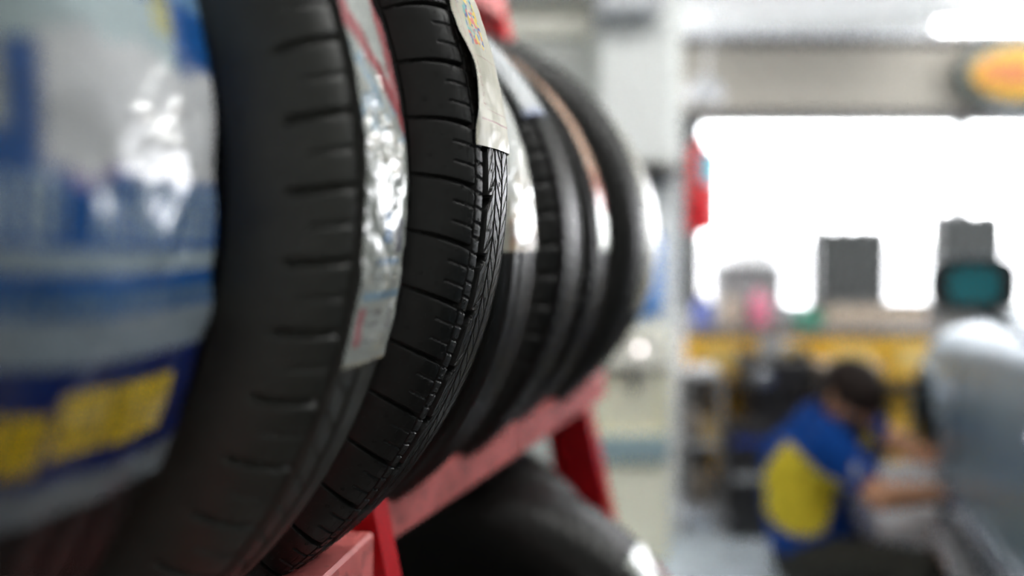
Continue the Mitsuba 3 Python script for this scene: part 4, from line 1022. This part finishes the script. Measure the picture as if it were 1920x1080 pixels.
lft = np.cross([0, 0, 1], fwd); lft /= np.linalg.norm(lft); up_ = np.cross(fwd, lft)
HB = lambda f, l, u: hd + f * fwd + l * lft + u * up_
head = [multi((HB(-.02, 0, .035), .088), (HB(.018, 0, .03), .080), (HB(-.005, 0, 0), .080)), multi((HB(.03, .03, -.03), .045), (HB(.03, -.03, -.03), .045), (HB(.065, 0, -.085), .026), (HB(-.01, 0, -.05), .055)),
        bone(HB(.092, 0, .005), .009, HB(.108, 0, -.028), .013), multi((HB(.085, .03, .02), .014), (HB(.085, -.03, .02), .014)), bone(HB(.088, .02, -.058), .010, HB(.088, -.02, -.058), .010)]
for s in (1, -1):
    head.append(multi((HB(-.005, .082 * s, .015), .014), (HB(-.01, .090 * s, .025), .010), (HB(0, .080 * s, -.02), .010)))
def hand(w, d, n, s):
    """palm at the wrist w, fingers along d, back of hand n; s: thumb side"""
    d = d / np.linalg.norm(d); n = n - (n @ d) * d; n /= np.linalg.norm(n); t = np.cross(d, n) * s
    out = [multi((w, .026), (w + d * .05 + t * .030, .016), (w + d * .085 + t * .030, .012), (w + d * .085 - t * .030, .012), (w + d * .04 - t * .026, .015))]
    for k, (o, L) in enumerate([(.030, .070), (.010, .078), (-.011, .072), (-.031, .056)]):
        p = w + d * .085 + t * o
        q1 = p + (d * .9 - n * .4) * L * .45; q2 = q1 + (d * .55 - n * .8) * L * .32; q3 = q2 + (d * .1 - n) * L * .25
        out += [bone(p, .0098, q1, .009), bone(q1, .009, q2, .0085), bone(q2, .0085, q3, .0078)]
    p = w + d * .03 + t * .03; q1 = p + (d * .55 + t * .8 - n * .2) * .042; q2 = q1 + (d * .85 + t * .2 - n * .5) * .034
    return out + [bone(p, .014, q1, .011), bone(q1, .011, q2, .0095)]
hn = hand(wrn, A3(.95, .18, .0), A3(0, -.2, 1), 1)
hf = hand(wrf, A3(.75, -.55, .0) * [1, .3, 1], A3(0, 0, 1), -1)
arm = lambda sh, el, wr: [bone(sh, .052, el, .042), bone(el, .043, (el * .7 + wr * .3), .043), bone(el * .7 + wr * .3, .043, wr, .028)]
skin = union([*head, bone(neck, .055, HB(-.02, 0, -.02), .055), multi((uch, .10), (neck, .06)), multi((chest, .11), (uch, .09)), multi((shn, .05), (uch, .08)), multi((shf, .05), (uch, .08)), bone(chest, .11, waist, .11), bone(waist, .11, pel, .12),
              *arm(shn, eln, wrn), *arm(shf, elf, wrf)])
hipn, hipf = A3(1.01, 3.24, .150), A3(1.06, 3.42, .150)
knn, ann = A3(1.29, 2.96, .205), A3(1.08, 2.93, .085)
knf, anf = A3(1.30, 3.62, .30), A3(1.44, 3.56, .075)
legs = lambda h, k, a: [bone(h, .092, k, .064), bone(k, .060, k * .65 + a * .35, .056), bone(k * .65 + a * .35, .056, a, .040)]
foot_ = lambda a, d: multi((a + [0, 0, -.02], .038), (a + A3(*d) * .05 + [0, 0, -.035], .036), (a + A3(*d) * .17 + [0, 0, -.045], .030))
skin = union([skin, *[bone(h, .08, k, .055) for h, k in ((hipn, knn), (hipf, knf))], bone(knn, .05, ann, .035), bone(knf, .05, anf, .035), foot_(ann, (.2, -.8, 0)) if False else bone(ann, .033, ann + [.02, -.02, -.03], .03), bone(anf, .033, anf + [.02, -.02, -.02], .03)])
body = smoothed(skin, .012, 10)
hands = [tri_(union(h).refine_to_length(.004)) for h in (hn, hf)]
for h in hands: h.merge_vertices(); trimesh.smoothing.filter_taubin(h, lamb=.5, nu=.51, iterations=6)
full = tri_(union([man(body), *[man(h) for h in hands]]))
put('person__body', full, 'm_skin', True)
shirt = union([multi((pel + [-.005, 0, .02], .135), (waist, .135)), multi((waist, .135), (chest + [-.005, 0, 0], .142)), multi((chest, .140), (uch, .112)), multi((uch, .108), (shn, .072)), multi((uch, .108), (shf, .072)), multi((shn, .072), (chest + [0, -.03, 0], .11)), multi((shf, .072), (chest + [.04, .04, 0], .11)),
               bone(shn, .074, shn * .48 + eln * .52, .066), bone(shf, .072, shf * .4 + elf * .6, .062), multi((uch, .09), (neck, .064))])
ST = smoothed(shirt, .012, 14)
nz = meshkit.fbm(ST.vertices * 14, 3, 4)
ST.vertices = ST.vertices + ST.vertex_normals * ((nz - .5) * .018)[:, None]
ST.fix_normals()
# yellow side panels: their own cloth, cut out of the shirt
vn, V = ST.vertex_normals, ST.vertices
from shapely import contains_xy
def poly_px(pts, Y): return Polygon([(P(x, y, Y)[0], P(x, y, Y)[2]) for x, y in pts])
pan = poly_px([(1484, 838), (1500, 858), (1522, 880), (1552, 893), (1562, 905), (1558, 950), (1545, 985), (1520, 1000), (1490, 1002), (1462, 985), (1448, 950), (1447, 915), (1460, 872)], 3.19).buffer(.008)
pan2 = poly_px([(1618, 815), (1655, 822), (1668, 845), (1640, 850), (1618, 842)], 3.30).buffer(.006)
fc = ST.triangles_center; fn_ = ST.face_normals
selp = contains_xy(pan, fc[:, 0], fc[:, 2]) & (fn_[:, 1] < .15) & (fc[:, 1] < 3.30)
sel2 = contains_xy(pan2, fc[:, 0], fc[:, 2]) & (fn_[:, 1] < .25)
N_ = np.array(ST.vertex_normals)
write_part('person__shirt', np.array(V), N_, np.array(ST.faces)[~(selp | sel2)], 'm_shirt_blue')
write_part('person__shirt__side_panel', np.array(V) + N_ * .0015, N_, np.array(ST.faces)[selp], 'm_shirt_yellow')
if sel2.any(): write_part('person__shirt__chest_panel', np.array(V) + N_ * .0015, N_, np.array(ST.faces)[sel2], 'm_shirt_yellow')
bp = np.array(V)[np.argmin(np.linalg.norm(V - (shn * .5 + eln * .5 + [-.02, -.07, .02]), axis=1))]
put('person__shirt__badge', hull(np.vstack([ball(bp + [0, 0, .02], .010), ball(bp - [0, 0, .015], .010)])), 'm_grey_light', True)
put('person__trousers', smoothed(union([multi((pel, .142), (hipn, .10), (hipf, .10)), *legs(hipn, knn, ann), *legs(hipf, knf, anf)]), .014, 10), 'm_trousers', True)
for q, (a, d) in enumerate(((ann, (.3, -.6, 0)), (anf, (.1, -.9, 0)))):
    put('person__shoe' + ('_001' if q else ''), smoothed(foot_(a, d), .01, 6), 'm_black_plastic', True)
hair = multi((HB(-.025, 0, .040), .097), (HB(.015, 0, .052), .086), (HB(-.04, 0, 0), .082)) - m3.Manifold.cube([.4, .4, .4], True).transform(np.column_stack([fwd, lft, up_, HB(.045 + .2 + .02, 0, -.17)]).tolist())
hair = hair - m3.Manifold.cube([.4, .4, .4], True).transform(np.column_stack([fwd, lft, up_, HB(.0, 0, -.265)]).tolist())
HR = smoothed(hair, .010, 8)
HR.vertices = HR.vertices + HR.vertex_normals * ((meshkit.fbm(HR.vertices * 60, 2, 3) - .5) * .012)[:, None]
put('person__hair', HR, 'm_hair', True)
for q, s in enumerate((1, -1)):
    put('person__eye' + ('_001' if q else ''), trimesh.Trimesh(ball(HB(.086, .032 * s, .002), .0105), trimesh.creation.icosphere(subdivisions=2).faces), 'm_hair', True)
    put('person__mask_strap' + ('_001' if q else ''), tube([HB(.06, .062 * s, -.04), HB(.03, .082 * s, -.02), HB(-.01, .094 * s, .0)], .003, 6), 'm_mask', True)
put('person__mask', smoothed(multi((HB(.105, 0, -.025), .016), (HB(.05, .040, -.04), .040), (HB(.05, -.040, -.04), .040), (HB(.072, 0, -.088), .030)), .009, 6), 'm_mask', True)
tag('person', 'person in blue and yellow shirt and black face mask sitting beside the silver blue car', 'person')
